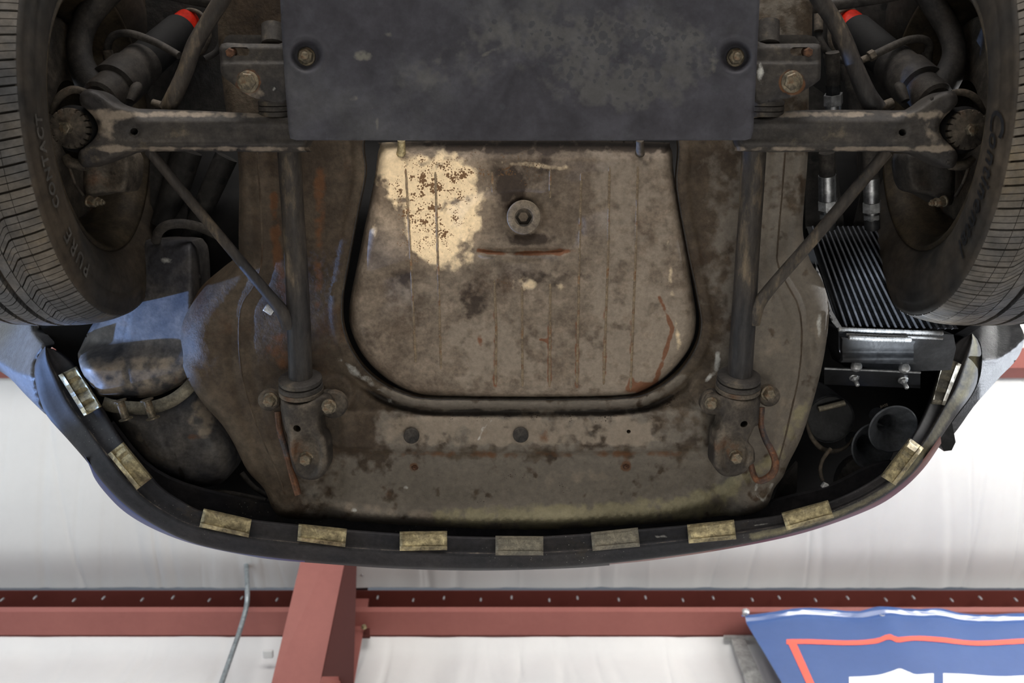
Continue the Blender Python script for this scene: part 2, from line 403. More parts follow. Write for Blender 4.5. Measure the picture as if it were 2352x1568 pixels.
M['silver'] = grime('zinc_plate', (170, 172, 176), (196, 198, 200), 14, bump=.05, rough=(.25, .35), metal=.7)
M['cooler'] = grime('black_cooler', (30, 31, 33), (42, 43, 45), 12, bump=.15, rough=(.35, .5))
M['coolbar'] = grime('bare_bar', (64, 66, 71), (74, 76, 81), 12, bump=.05, rough=(.35, .5), metal=.3)
M['weld'] = grime('weld_bead', (128, 128, 128), (150, 150, 150), 30, bump=.1, rough=(.3, .5), metal=.4)
M['primer'] = grime('red_primer', (146, 90, 84), (152, 95, 88), 3, var=(.96, 1.04), bump=.05, rough=(.4, .55))
M['horn'] = grime('horn_plastic', (66, 69, 74), (80, 83, 88), 8, bump=.1, rough=(.4, .6))
M['shadeweb'] = grime('red_primer_web_shade', (76, 41, 37), (80, 44, 39), 3, var=(.96, 1.04), bump=.05, rough=(.5, .6))  # red primer darkened in colour for the shaded side of the column
M['shadestrut'] = grime('red_primer_strut_shade', (88, 44, 38), (94, 48, 42), 3, var=(.96, 1.04), bump=.05, rough=(.5, .6))  # red primer darkened in colour for the shaded inside of the eave strut
M['vinyl'] = grime('white_vinyl_facing', (212, 212, 212), (220, 220, 219), 1.2, var=(.985, 1.01), bump=.02, bscale=60, rough=(.35, .5))
M['concrete'] = grime('concrete', (150, 148, 142), (170, 167, 160), 2, bump=.2, rough=(.4, .7))
M['galv'] = grime('galvanised', (140, 150, 154), (160, 168, 172), 20, bump=.03, rough=(.3, .45), metal=.6)
M['banner'] = grime('banner_blue', (56, 86, 142), (60, 91, 148), 3, spec=.7, var=(.98, 1.02), bump=0, rough=(.18, .24))
M['bred'] = grime('banner_red', (242, 104, 88), (244, 108, 92), 3, var=(.98, 1.02), bump=0, rough=(.3, .4))
M['bwhite'] = grime('banner_white', (238, 240, 244), (240, 242, 246), 3, var=(.98, 1.01), bump=0, rough=(.3, .4))
M['trimgrey'] = grime('grey_trim', (150, 150, 148), (165, 165, 162), 3, bump=.02, rough=(.5, .6))

# ---------------------------------------------------------------- the building
YW = 1.66
def ground():
    return [(-6, -7, 0), (6, -7, 0), (6, YW + .02, 0), (-6, YW + .02, 0)]
hexa('floor', ground(), (0, 0, -.1), M['concrete'], kind='structure', label='pale concrete workshop floor under the lift', cat='floor')
def wrinkle(x, t, amp, seed, tilt=0.0, n=150):
    r = np.random.RandomState(seed); out = np.zeros_like(x)
    for k in range(n):
        c = r.uniform(-2.8, 2.8); wd = r.choice([.006, .010, .018, .05]); a = r.uniform(-.4, 1) * amp * (wd / .018) ** .5; tl = r.normal(tilt, .12)
        fade = r.uniform(.3, 2.5) * abs(tl)
        m_ = np.abs(x - c - tl * t) < wd * 3.5
        out[m_] += (a * np.exp(-((x - c - tl * t) / wd) ** 2) * np.exp(-t * fade))[m_]
    return out
XS = np.concatenate([np.linspace(-6, -2.9, 6), np.linspace(-2.8, 2.8, 1300), np.linspace(2.9, 6, 6)])
def wall():
    nz = 40; xs = XS; zs = 3.66 - np.linspace(0, 1, nz) ** 2 * 3.66; zs = zs[::-1]
    X, Z = np.meshgrid(xs, zs); t = (3.66 - Z)
    Y = YW + .05 + wrinkle(X, t, .006, 3, .05) * sm(0, .25, t + .08) - .05 * np.exp(-((t - 0) / .05) ** 2)
    return np.stack([X, Y, Z], -1)
grid_strip('wall_front', wall(), M['vinyl'], kind='structure', label='white vinyl-faced insulation on the wall below the red steel girt', cat='wall')
ZB = 2.9
def roofz(y): return 3.12 + Z0 + (YW - y) * .083
def roof():
    ys = np.concatenate([np.linspace(-7, .6, 20), np.linspace(.65, YW - .06, 60)]); xs = XS; X, Y = np.meshgrid(xs, ys)
    sag = 0; d1 = np.clip((Y - .80) / (1.60 - .80), 0, 1)
    Z = roofz(Y) - .03 * np.sin(np.pi * d1) * (Y > .8) + .02 * sm(1.42, 1.60, Y) + wrinkle(X, (YW - Y) , .005, 9, .03)
    return np.stack([X, Y, Z], -1)
grid_strip('ceiling', roof(), M['vinyl'], kind='structure', label='white vinyl roof insulation sagging between the purlins', cat='ceiling')
# eave strut, an open C of red primed steel: flange above, lip, flange below
def eave():
    e = empty('trim_1', (0, YW, ZB + Z0), None, 'red primed steel eave strut along the top of the white wall, with screw points through it', 'beam', kind='structure')
    zt = ZB + .2 + Z0; zb = ZB + Z0
    def sec(name, a, b, off, mt=None):
        q = [(-6, a[0], a[1]), (6, a[0], a[1]), (6, b[0], b[1]), (-6, b[0], b[1])]
        return hexa(name, q, off, mt or M['primer'], e)
    sec('top_flange', (1.588, zt), (YW, zt), (0, 0, .004), M['shadestrut'])
    sec('web', (YW - .004, zb), (YW - .004, zt), (0, .004, 0), M['shadestrut'])
    sec('bottom_flange', (1.566, zb), (YW + .002, zb), (0, 0, .004))
    sec('lip', (1.566, zb), (1.553, zb + .010), (0, .003, .003))
    sx = [0, 76, 166, 234, 323, 394, 478, 553, 634, 866, 948, 1019, 1104, 1175, 1262, 1327, 1422, 1484, 1570, 1640, 1730, 1792, 1876, 1950, 2038, 2102, 2190, 2256, 2338]
    for i, x in enumerate(sx):
        py = 1378 + [3, -2, 4, -1][i % 4]
        p = P(x, py, ZB + .16)
        lathe('screw', [(0, .0012), (.006, .004), (.024, .004)], p, (0, 0, 1), M['silver'], e, seg=8)
eave()
def purlin():
    e = empty('trim_2', (0, .74, roofz(.74)), None, 'red primed steel purlin across the roof, showing past the right wing', 'beam', kind='structure')
    y0 = float(P(2300, 795, 3.16)[1]); y1 = float(P(2300, 838, 3.16)[1]); y2 = float(P(2300, 868, 3.16)[1])
    z = 3.13 + Z0
    hexa('bottom_flange', [(-6, y0, z), (6, y0, z), (6, y1, z), (-6, y1, z)], (0, 0, .004), M['primer'], e)
    hexa('web', [(-6, y1, z), (6, y1, z), (6, y1, z + .1), (-6, y1, z + .1)], (0, .004, 0), M['primer'], e)
    hexa('lip', [(-6, y1, z - .0), (6, y1, z - .0), (6, y2, z + .04), (-6, y2, z + .04)], (0, .004, .004), M['primer'], e)
purlin()
def column():
    e = empty('steel_column', P(740, 1500, 2.6) * [1, 1, 0], None, 'red primed tapered steel frame column against the white wall', 'column', kind='structure')
    A = P(694, 1278, 2.93); B = P(794, 1285, 2.93); A2 = P(627, 1568, 2.56); B2 = P(738, 1568, 2.56)
    dA, dB = A2 - A, B2 - B
    A, B = A - .8 * dA, B - .8 * dB; A2 = A2 + .08 * dA * [1, .1, 1]; B2 = B2 + .08 * dB * [1, .1, 1]
    nrm = np.cross(B - A, A2 - A); nrm /= np.linalg.norm(nrm)
    if nrm[1] < 0: nrm = -nrm
    hexa('inner_flange', [A, B, B2, A2], nrm * .008, M['primer'], e)
    YF = YW - .04
    hexa('web', [B * .93 + A * .07 + nrm * .01, WP(802, 1180, YF), WP(810, 1640, YF), B2 * .93 + A2 * .07 + nrm * .01], (-.006, 0, 0), M['shadeweb'], e)
    hexa('lower_flange', [A2, B2, B2 * [1, 1, 0], A2 * [1, 1, 0]], (0, .008, 0), M['primer'], e)
    wb_ = WP(810, 1640, YF); hexa('lower_web', [B2 * .93 + A2 * .07 + nrm * .01, wb_, wb_ * [1, 1, 0], (B2 * .93 + A2 * .07) * [1, 1, 0] + [0, .01, 0]], (-.006, 0, 0), M['shadeweb'], e)
    hexa('outer_flange', [WP(803, 1358, YF), WP(848, 1358, YF), WP(848, 1371, YF), WP(809, 1590, YF)], (0, .008, 0), M['primer'], e)
    hexa('clip_plate', [WP(846, 1371, YF + .01), WP(850, 1462, YF + .01), WP(828, 1462, YF + .01), WP(831, 1420, YF + .01)], (0, .006, 0), M['shadeweb'], e)
    hexa('end_plate', [WP(801, 1200, YF), WP(845, 1200, YF), WP(845, 1357, YF), WP(803, 1357, YF)], (0, .008, 0), M['shadeweb'], e)
    hexa('stiffener', [WP(740, 1553, YW - .12), WP(806, 1553, YW - .04), WP(800, 1566, YW - .04), WP(735, 1566, YW - .14)], (0, 0, -.02), M['primer'], e)
    p = WP(820, 1318, YW - .10)
    bolt(822, 1320, p[2] - Z0 - .02, 7, M['silver'], e, ax=(.7, -.4, -.6), stud=1.6, washer=1.3, label='bright zinc bolt')
    for (x, y) in ((836, 1416), (836, 1440)):
        z = WP(x, y, YW - .06)[2] - Z0
        bolt(x, y, z, 5, M['clip'], e, ax=(0, -1, -.2), label='yellow zinc bolt')
column()
# right-hand corner trim on the wall, partly behind the banner
hexa('trim_3', [WP(1678, 1462, YW - .01), WP(1708, 1462, YW - .01), WP(1790, 1640, YW - .01), WP(1745, 1640, YW - .01)], (0, .02, 0), M['trimgrey'], kind='structure')
hexa('trim_4', [WP(1662, 1458, YW - .012), WP(1776, 1458, YW - .012), WP(1780, 1464, YW - .012), WP(1662, 1464, YW - .012)], (0, .01, 0), M['trimgrey'], kind='structure')
# conduit
cp = [WP(566, 1288, 1.50), WP(566, 1300, 1.50), WP(568, 1352, 1.49), WP(566, 1392, 1.52), WP(550, 1450, 1.56), WP(526, 1520, 1.57), WP(508, 1572, 1.58), WP(484, 1650, 1.585), WP(462, 1740, 1.59), WP(430, 1900, 1.6), WP(405, 2100, 1.6)]
tag(tube('conduit', cp, .0085, M['galv'], seg=16, n=10), 'bent grey metal conduit running down the white wall left of the red column', 'pipe')
tag(box('wall_clip', WP(616, 1501, YW - .01), (.035, .03, .014), M['vinyl'], bev=.004), 'small white plastic clip on the wall left of the red column', 'clip')

# banner
def banner():
    e = empty('banner', WP(2100, 1560, YW - .09), None, 'blue vinyl banner with a red border line hanging below the red steel beam', 'banner')
    Y = YW - .10
    TL = WP(1703, 1408, Y); 
    BLd = WP(1795, 1568, Y) - TL
    top = curve([(1703, 1408), (1850, 1404), (2026, 1400), (2140, 1408), (2352, 1412), (2500, 1412)], 24)
    Z_BOT = TL[2] - 1.0
    def pt(px, py):
        p = WP(px, py, Y); d = TL[2] - p[2]
        s = (p[0] - WP(2026, 1412, Y)[0])
        fold = .012 * np.exp(-(s / .05) ** 2) * np.exp(-d * 3) + .006 * np.sin(s * 22 + d * 5) * np.exp(-d * 2.2) + .01 * np.exp(-((s - .22 + d * .2) / .05) ** 2) * np.exp(-d * 5)
        q = p.copy(); q[1] = Y - fold - .010 * np.exp(-((d - .035 - .012 * np.cos(s * 9)) / .016) ** 2)
        return q
    rows = []
    ex = BLd / np.linalg.norm(BLd)
    nx, nz = 150, 70
    for j in range(nz):
        d = (j / (nz - 1)) ** 1.4 * .9; row = []
        for i in range(nx):
            u = i / (nx - 1)
            k = u * (len(top) - 1); a = int(min(k, len(top) - 2)); tp = top[a] + (top[a + 1] - top[a]) * (k - a)
            x0 = WP(tp[0], tp[1], Y)
            xx = x0[0] + (1 - u) * d * (ex[0] / -ex[2] if ex[2] else 0) * 1.0
            zz = x0[2] - d; 
            s = xx - WP(2026, 1412, Y)[0]
            fold = .012 * math.exp(-(s / .05) ** 2) * math.exp(-d * 3) + .007 * math.sin(s * 16 + d * 5) * math.exp(-d * 2.2) + .012 * math.exp(-((s - .20 + d * .3) / .05) ** 2) * math.exp(-d * 6)
            row.append((xx, Y - fold - .020 * math.exp(-((d - .030 - .010 * math.cos(s * 14)) / .014) ** 2), zz))
        rows.append(row)
    sh = grid_strip('sheet', rows, M['banner'], e)
    R = np.array(rows)
    def on(px, py, lift=.0015):
        """nearest sheet point under a pixel"""
        p = WP(px, py, Y); i = np.argmin(((R[..., 0] - p[0]) ** 2 + (R[..., 2] - p[2]) ** 2).ravel()); q = R.reshape(-1, 3)[i]
        return np.array([p[0], q[1] - lift, p[2]])
    def line(name, a, mat, th):
        rws = [[on(x, y + s * th) for (x, y) in a] for s in (-1, -.33, .33, 1)]; return grid_strip(name, rws, mat, e)
    ln = curve([(1806, 1477), (1900, 1475), (2005, 1472), (2040, 1466), (2066, 1475), (2120, 1470), (2200, 1474), (2352, 1475), (2420, 1475)], 10)
    line('border_line', ln, M['bred'], 5.5)
    rws = [[on(1806 + (y - 1472) * .46 + s, y) for y in np.linspace(1472, 1640, 30)] for s in (0, 6, 12, 19)]
    grid_strip('border_line', rws, M['bred'], e)
    def blob(name, edge, y1):
        rws = []
        for t in np.linspace(0, 1, 24): rws.append([on(x + t * (y1 - y) * .0, y + t * (y1 - y)) for (x, y) in edge])
        return grid_strip(name, rws, M['bwhite'], e)
    blob('white_lettering', curve([(1950, 1553), (2010, 1550), (2045, 1543), (2066, 1537), (2086, 1545), (2105, 1552), (2140, 1551), (2144, 1552)], 6), 1660)
    blob('white_lettering', curve([(2166, 1549), (2220, 1548), (2300, 1552), (2352, 1552), (2420, 1552)], 6), 1660)
    for (x, y) in ((1711, 1413), (2026, 1413), (2340, 1416)):
        p = WP(x, y - 2, Y - .012)
        tube('eyelet', [p + np.array([.008 * math.cos(a), 0, .008 * math.sin(a)]) for a in np.linspace(0, 6.28, 17)], .0022, M['silver'], e, seg=8, interp=False)
    p = WP(1713, 1406, Y - .02)
    lathe('bolt_head', [(0, .012), (.006, .013), (.010, .009), (.012, .002)], p, (0, -1, -.3), M['silver'], e, seg=20)
banner()

# ---------------------------------------------------------------- the car
car = empty('car', (0.01, 0.3, Z0 + 1.3), None, 'classic sports car raised on a lift, seen from below its front end', 'car')

# --- floor pan with the tank opening
HOLE = curve([(846, 300), (838, 400), (820, 490), (797, 610), (784, 690), (788, 755), (812, 815), (856, 866), (918, 902), (985, 917), (1100, 918), (1300, 918), (1438, 915), (1500, 899), (1558, 858), (1597, 805), (1612, 750), (1605, 690), (1580, 570), (1556, 430), (1548, 300), (1400, 262), (1000, 262)], 6, True)
PANO = [(508, -40), (650, -60), (1740, -60), (1858, -40), (1858, 200), (1856, 350), (1846, 480), (1845, 540), (1862, 600), (1890, 648), (1904, 705), (1900, 770), (1886, 850), (1862, 940), (1838, 1010), (1812, 1062), (1798, 1095), (1778, 1122), (1764, 1158), (1735, 1182), (1690, 1192), (1600, 1206), (1500, 1214), (1350, 1220), (1200, 1224), (1050, 1222), (900, 1212), (800, 1204), (700, 1198), (640, 1190), (622, 1160), (606, 1122), (568, 1080), (538, 1020), (510, 975), (470, 930), (436, 880), (414, 820), (408, 765), (424, 712), (465, 655), (515, 612), (545, 585), (548, 540), (546, 350), (516, 235)]
SEAM_L = curve([(588, 300), (596, 420), (601, 520), (601, 600), (584, 655), (556, 700), (549, 770), (556, 860), (580, 950), (610, 1025), (640, 1090), (654, 1135)], 6)
SEAM_R = curve([(1806, 300), (1797, 430), (1786, 560), (1786, 605), (1806, 650), (1832, 700), (1841, 760), (1836, 850), (1820, 930), (1796, 1030), (1778, 1085)], 6)
RIM = curve([(720, 1105), (760, 1152), (850, 1180), (1000, 1190), (1200, 1192), (1400, 1186), (1550, 1168), (1650, 1132), (1705, 1085)], 6)
pano = curve(PANO, 4, True)
def pan_z(px, py):
    dh = dist(px, py, HOLE, True); do = dist(px, py, pano, True)
    z = np.full(len(px), 1.400)
    z -= .004 * sm(27, 21, dh); z += roll(dh, 5, .004)
    low = sm(840, 930, py)
    z += low * (.020 * bell(dh - 28, 9) - .006 * bell(dh - 6, 7))
    ys = np.interp(px, [700, 760, 800, 1000, 1200, 1400, 1550, 1640, 1665, 1720], [1120, 1020, 1031, 1034, 1036, 1036, 1030, 1024, 1030, 1100])
    z -= .012 * sm(935, 950, py) * sm(760, 800, px) * sm(1660, 1610, px)
    mid = sm(700, 790, px) * sm(1720, 1640, px)
    z += mid * (.016 * sm(-4, 10, py - ys) + .012 * sm(0, 80, py - ys))
    dr = dist(px, py, RIM)
    z -= .016 * bell(dr, 24)
    z += roll(do, 26, .022)
    big = sm(520, 600, py) * sm(860, 800, py) * sm(640, 560, px); z += big * roll(do, 62, .085)
    bot = sm(1150, 1200, py); z += bot * roll(do, 30, .05)
    for cx, cy in ((700, 985), (1690, 985)):
        r = np.hypot(px - cx, (py - cy) * .8); z -= .010 * sm(120, 80, r)
    for cx, cy in ((770, 905), (1625, 895)):
        r = np.hypot(px - cx, py - cy); z -= .010 * sm(52, 36, r)
    # side channels and shallow dents
    z += .006 * np.sin(px * .013 + 1) * np.sin(py * .011)
    z += .004 * bell(dist(px, py, SEAM_L) - 22, 10) + .004 * bell(dist(px, py, SEAM_R) - 22, 10)
    sc = sm(1080, 1130, py) + sm(640, 700, px) * 0 + .35
    z += .0012 * sc * np.sin(px * .33 + 2 * np.sin(py * .11)) * np.sin(py * .31 + 2 * np.sin(px * .07))
    d = dist(px, py, [(1860, 800), (1880, 880), (1850, 900)]); z += .01 * bell(d, 18)
    return z
def g2(px, py, cx, cy, sx, sy): return np.exp(-((px - cx) / sx) ** 2 - ((py - cy) / sy) ** 2)
def pan_rust(px, py):
    a = .75 * bell(dist(px, py, [(628, 450), (640, 620), (660, 720)]), 16) * .8
    a = a + .55 * bell(dist(px, py, [(735, 400), (725, 700)]), 20) + .6 * g2(px, py, 640, 800, 50, 60)
    a = a + .6 * bell(dist(px, py, [(800, 1040), (1200, 1045), (1600, 1040)]), 12) * .8
    for c in ((953, 1072), (1438, 1070)): a = a + 1.1 * g2(px, py, c[0], c[1], 12, 12)
    a = a + .45 * g2(px, py, 900, 1130, 60, 30) + .5 * g2(px, py, 1115, 990, 20, 40) + .45 * g2(px, py, 1250, 1000, 20, 40)
    return np.clip(a, 0, 1)
def pan_pale(px, py):
    a = .72 * sm(935, 975, py) * sm(1040, 1010, py) * sm(800, 960, px) * sm(1640, 1440, px)
    a = a + .5 * bell(dist(px, py, [(1060, 1195), (700, 1150)]), 18) + .3 * g2(px, py, 930, 1120, 30, 16) + .45 * g2(px, py, 1300, 1100, 200, 40)
    a = a + .35 * (px > 1740) * sm(560, 800, py)
    return np.clip(a, 0, 1)
def pan_grey(px, py):
    return np.clip(.62 * sm(1020, 1120, py) * sm(650, 800, px) + .55 * sm(1640, 1780, px) * sm(200, 700, py) + .3 * sm(1560, 1700, px) + .3 * sm(900, 960, py) * sm(800, 900, px) + .7 * bell(dist(px, py, HOLE, True) - 10, 10) * sm(840, 900, py) + .2, 0, 1)
def pan_pit(px, py):
    return np.clip(.8 * bell(dist(px, py, HOLE, True) - 38, 16) * sm(860, 930, py) + .35 * sm(1040, 1060, py) * sm(1180, 1150, py) * sm(850, 1000, px) * sm(1500, 1300, px), 0, 1)
def pan_dark(px, py):
    a = .85 * bell(dist(px, py, HOLE, True) - 30, 9) * sm(860, 920, py) + .4 * sm(1205, 1218, py)  # groove shade round the tank opening put into the colour
    a = a + .5 * g2(px, py, 700, 1150, 60, 30) + .35 * (px < 640) * sm(500, 300, py)
    return np.clip(a, 0, 1)
def pan_olive(px, py):
    return np.clip(.62 * bell(dist(px, py, [(1000, 1186), (1200, 1190), (1400, 1184), (1560, 1165), (1660, 1120), (1740, 1080), (1790, 1040), (1850, 930)]), 22) + .35 * sm(1080, 1180, py) * sm(900, 1300, px), 0, 1)
def pan_white(px, py):
    a = .5 * bell(dist(px, py, [(1650, 812), (1645, 850), (1620, 876)]), 9) + .42 * bell(dist(px, py, [(1738, 1110), (1735, 1135), (1755, 1150), (1775, 1110)]), 6)
    a = a + .6 * g2(px, py, 815, 1171, 12, 9) + .6 * g2(px, py, 930, 1118, 14, 8) + .4 * bell(dist(px, py, [(1100, 1010), (1108, 985), (1130, 965)]), 5) + .42 * bell(dist(px, py, [(1284, 1010), (1290, 985)]), 7)
    a = a + .42 * bell(dist(px, py, [(780, 825), (850, 880), (900, 915)]), 16) * .9 + .7 * g2(px, py, 1882, 740, 8, 40) * .8
    return np.clip(a, 0, 1)
small_holes = [[(1444 + 5 * math.cos(a), 991 + 4.5 * math.sin(a)) for a in np.linspace(0, 6.28, 10)[:-1]]]
pan = sheet('floor_pan', pano, pan_z, M['pan'], car, holes=[HOLE] + small_holes, step=5.5, thick=.02,
            attrs=dict(grey=pan_grey, pit=pan_pit, rust=pan_rust, pale=pan_pale, dark=pan_dark, olive=pan_olive, white=pan_white), label='pressed steel front floor pan with brown underseal')
for nm, s in (('seam', SEAM_L), ('seam', SEAM_R)):
    z = pan_z(s[:, 0], s[:, 1]) + .001
    ptube('weld_seam', np.column_stack([s, z]), 2.6, M['pan'], pan, n=1, seg=8, interp=False, wob=.12)
lp = resample(HOLE, 7); lp = lp[(lp[:, 1] > 318)]
# hole lip: thin bright rolled edge, only where it shows
i0 = int(np.argmax(np.linalg.norm(np.diff(np.vstack([lp, lp[:1]]), axis=0), axis=1))); lp = np.roll(lp, -(i0 + 1), axis=0)
ptube('rolled_edge', np.column_stack([lp, pan_z(lp[:, 0], lp[:, 1]) + .001]), 2.6, M['arm'], pan, n=1, seg=8, interp=False)
for c in ((945, 1001), (1196, 999)):
    z = float(pan_z(np.array([c[0]]), np.array([c[1]]))[0])
    lathe('grommet', [(.004, .0125), (-.001, .0125), (-.002, .0115), (-.0005, .009), (0.0, 0.0)], P(c[0], c[1], z - .006), (0, 0, 1), M['hose'], pan, seg=28, label='round dark rubber plug')
for c in ((953, 1072), (1438, 1070)):
    z = float(pan_z(np.array([c[0]]), np.array([c[1]]))[0])
    bolt(c[0], c[1], z, 5.5, M['rustbolt'], pan, washer=1.5, stud=.6, label='small rusty stud')
box('clip_bracket', P(619, 711, 1.385), (.016, .012, .012), M['silver'], pan, bev=.002, rot=Matrix.Rotation(.6, 4, 'Z'), label='small bright clip')

# --- body shell above everything so no roof shows, black in place of cavity shade
BODY = [(-60, 700), (0, 738), (85, 738), (160, 850), (250, 1020), (330, 1120), (420, 1180), (600, 1215), (900, 1245), (1200, 1255), (1500, 1235), (1800, 1195), (2000, 1130), (2100, 1050), (2160, 920), (2210, 790), (2270, 740), (2450, 700), (2450, -200), (-60, -200)]
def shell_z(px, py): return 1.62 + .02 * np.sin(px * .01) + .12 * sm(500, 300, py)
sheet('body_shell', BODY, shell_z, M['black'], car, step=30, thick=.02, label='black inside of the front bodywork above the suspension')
# wheel housings: spotted underseal panels, high up
sheet('inner_wing', [(300, -40), (540, -40), (540, 300), (400, 330), (330, 200), (320, 60)], 1.60, M['arch'], car, step=14, thick=.004)
sheet('inner_wing', [(1880, 60), (1960, -40), (2070, -40), (2050, 90), (2048, 240), (2030, 260), (1960, 190), (1900, 180)], 1.60, M['arch'], car, step=14, thick=.004)
sheet('inner_wing', [(345, 350), (430, 350), (430, 560), (345, 520)], 1.58, M['arch'], car, step=14, thick=.004)
sheet('inner_wing', [(1858, 190), (1900, 220), (1940, 520), (2040, 520), (2030, 350), (2000, 350), (1960, 520), (1850, 525), (1850, 350)], 1.6, M['arch'], car, step=12, thick=.004)
ptube('bracket_rib', [(430, 345, 1.57), (400, 440, 1.57), (365, 520, 1.56)], [34, 30, 20], M['arch'], car, seg=16)
ptube('bracket_rib', [(520, 360, 1.58), (470, 470, 1.58), (430, 560, 1.58)], [26, 24, 20], M['arch'], car, seg=16)

# --- fuel tank
TANKO = curve([(872, 338), (862, 400), (846, 480), (820, 610), (803, 700), (806, 755), (836, 818), (886, 868), (940, 900), (1000, 914), (1200, 916), (1425, 913), (1482, 898), (1540, 856), (1586, 795), (1599, 735), (1590, 660), (1567, 510), (1548, 400), (1540, 338), (1500, 326), (1200, 322), (900, 326)], 6, True)
def tank_z(px, py):
    d = dist(px, py, TANKO, True)
    z = 1.392 + roll(d, 26, .045) + .0015 * np.sin(px * .021) * np.sin(py * .017)
    z += .02 * sm(370, 322, py)
    r = np.hypot((px - 1205) / 125, (py - 520) / 75); z += .004 * sm(1.15, .95, r)
    z += .006 * bell(np.hypot(px - 1203, py - 499) - 40, 9)
    z += .008 * bell(py - 575, 5) * sm(1090, 1110, px) * sm(1310, 1280, px) - .004 * bell(py - 587, 5) * sm(1090, 1110, px) * sm(1310, 1280, px)
    return z
def cream(px, py):  # worn cream paint mixed with a painted pool of light
    poly = np.array([(872, 350), (905, 348), (935, 352), (1060, 365), (1105, 385), (1128, 430), (1135, 500), (1125, 555), (1080, 592), (1020, 600), (965, 585), (935, 540), (900, 470), (880, 420)])
    i = inside(px, py, poly); d = dist(px, py, poly, True); s = np.where(i, d, -d)
    a = .95 * sm(-44, 34, s + 34 * fbm(px, py, 60, 5) - 22 * sm(1040, 1130, px))
    a = a * (1 - .35 * sm(1010, 1130, px)) * (1 - .3 * g2(px, py, 985, 480, 60, 80)) + .25 * g2(px, py, 905, 400, 26, 70)
    a = a + .72 * g2(px, py, 1192, 652, 42, 22) + .42 * g2(px, py, 1285, 655, 50, 16) + .5 * g2(px, py, 862, 525, 12, 45)
    a = a + .5 * bell(dist(px, py, [(1130, 372), (1300, 385)]), 10)
    a = a + .42 * bell(dist(px, py, [(1535, 555), (1545, 690), (1560, 790), (1540, 850)]), 10)
    return np.clip(a, 0, 1)
def trust(px, py):
    a = .95 * bell(dist(px, py, [(1098, 576), (1150, 582), (1285, 580)]), 6) + .45 * bell(dist(px, py, [(1285, 580), (1320, 575)]), 8)
    a = a + .9 * bell(dist(px, py, [(1514, 682), (1545, 755), (1522, 830), (1500, 885), (1445, 890)]), 6) * .9 + .5 * g2(px, py, 1470, 890, 50, 18)
    a = a + .8 * g2(px, py, 1103, 783, 8, 20) + .7 * bell(dist(px, py, [(1240, 779), (1262, 783)]), 4)
    a = a + .25 * bell(dist(px, py, TANKO, True) - 8, 10) * sm(700, 850, py)
    for x in (1137, 1262, 1325, 1389, 1450): a = a + .55 * bell(px - x, 7) * sm(620, 760, py) * sm(900, 885, py)
    return np.clip(a, 0, 1)
def tdark(px, py):
    a = .85 * g2(px, py, 1205, 548, 75, 16) + .5 * g2(px, py, 1230, 400, 110, 60) + .55 * g2(px, py, 1075, 700, 70, 60) + .45 * g2(px, py, 925, 650, 60, 50)
    a = a + .9 * sm(362, 338, py) * sm(960, 1060, px) + .55 * g2(px, py, 1170, 440, 40, 60) + .55 * g2(px, py, 1260, 640, 120, 40) + .4 * g2(px, py, 870, 780, 60, 80)
    a = a + .5 * g2(px, py, 1480, 370, 40, 24) + .4 * sm(345, 330, py)
    return np.clip(a, 0, 1)
def tgrey(px, py):
    return np.clip(.5 * sm(1280, 1400, px) + .5 * g2(px, py, 1080, 780, 160, 110) + .45 * g2(px, py, 910, 690, 50, 50) + .35 * sm(650, 800, py) * sm(950, 1100, px) - .4 * g2(px, py, 1075, 700, 60, 40), 0, 1)
def tpit(px, py):
    return np.clip(.9 * g2(px, py, 985, 470, 110, 120) + .6 * g2(px, py, 1180, 390, 150, 50) + .4 * g2(px, py, 1180, 650, 80, 30), 0, 1)
tank = sheet('fuel_tank', TANKO, tank_z, M['tank'], car, step=4.5, thick=.05, attrs=dict(cream=cream, rust=trust, dark=tdark, grey=tgrey, pit=tpit), label='brown weathered steel fuel tank with a cream patch, part worn paint, part painted light')
ribs = [((932, 385), (944, 600), (955, 835)), ((1000, 392), (1006, 600), (1013, 850)), ((1130, 392), (1132, 445)), ((1135, 640), (1140, 760), (1138, 885)), ((1199, 655), (1200, 890)), ((1264, 385), (1263, 455)), ((1264, 648), (1262, 890)), ((1335, 395), (1330, 600), (1325, 888)), ((1400, 380), (1396, 600), (1386, 885)), ((1465, 380), (1459, 600), (1448, 895))]
M['rib'] = grime('rusted_rib', (116, 102, 86), (140, 124, 102), 60, c3=(124, 78, 46), s3=.54, bump=.4, rough=(.6, .9))
for r in ribs:
    q = resample(np.array(r, float), 9, False); z = tank_z(q[:, 0], q[:, 1]) + .0012
    ptube('rib', np.column_stack([q, z]), [1.5] + [3.6] * (len(q) - 2) + [1.5], M['rib'], tank, n=1, seg=8, interp=False, wob=.18)
m = mpp(1203, 499, 1.385)
pl = lathe('drain_plug', [(.012, 39 * m), (0, 39 * m), (-.002, 37.5 * m), (-.0025, 33 * m), (-.002, 21 * m)], P(1203, 499, 1.386), (0, 0, 1), M['cast'], tank, seg=40, label='round drain plug with a hex socket')
pl.data.materials[0] = M['plug']
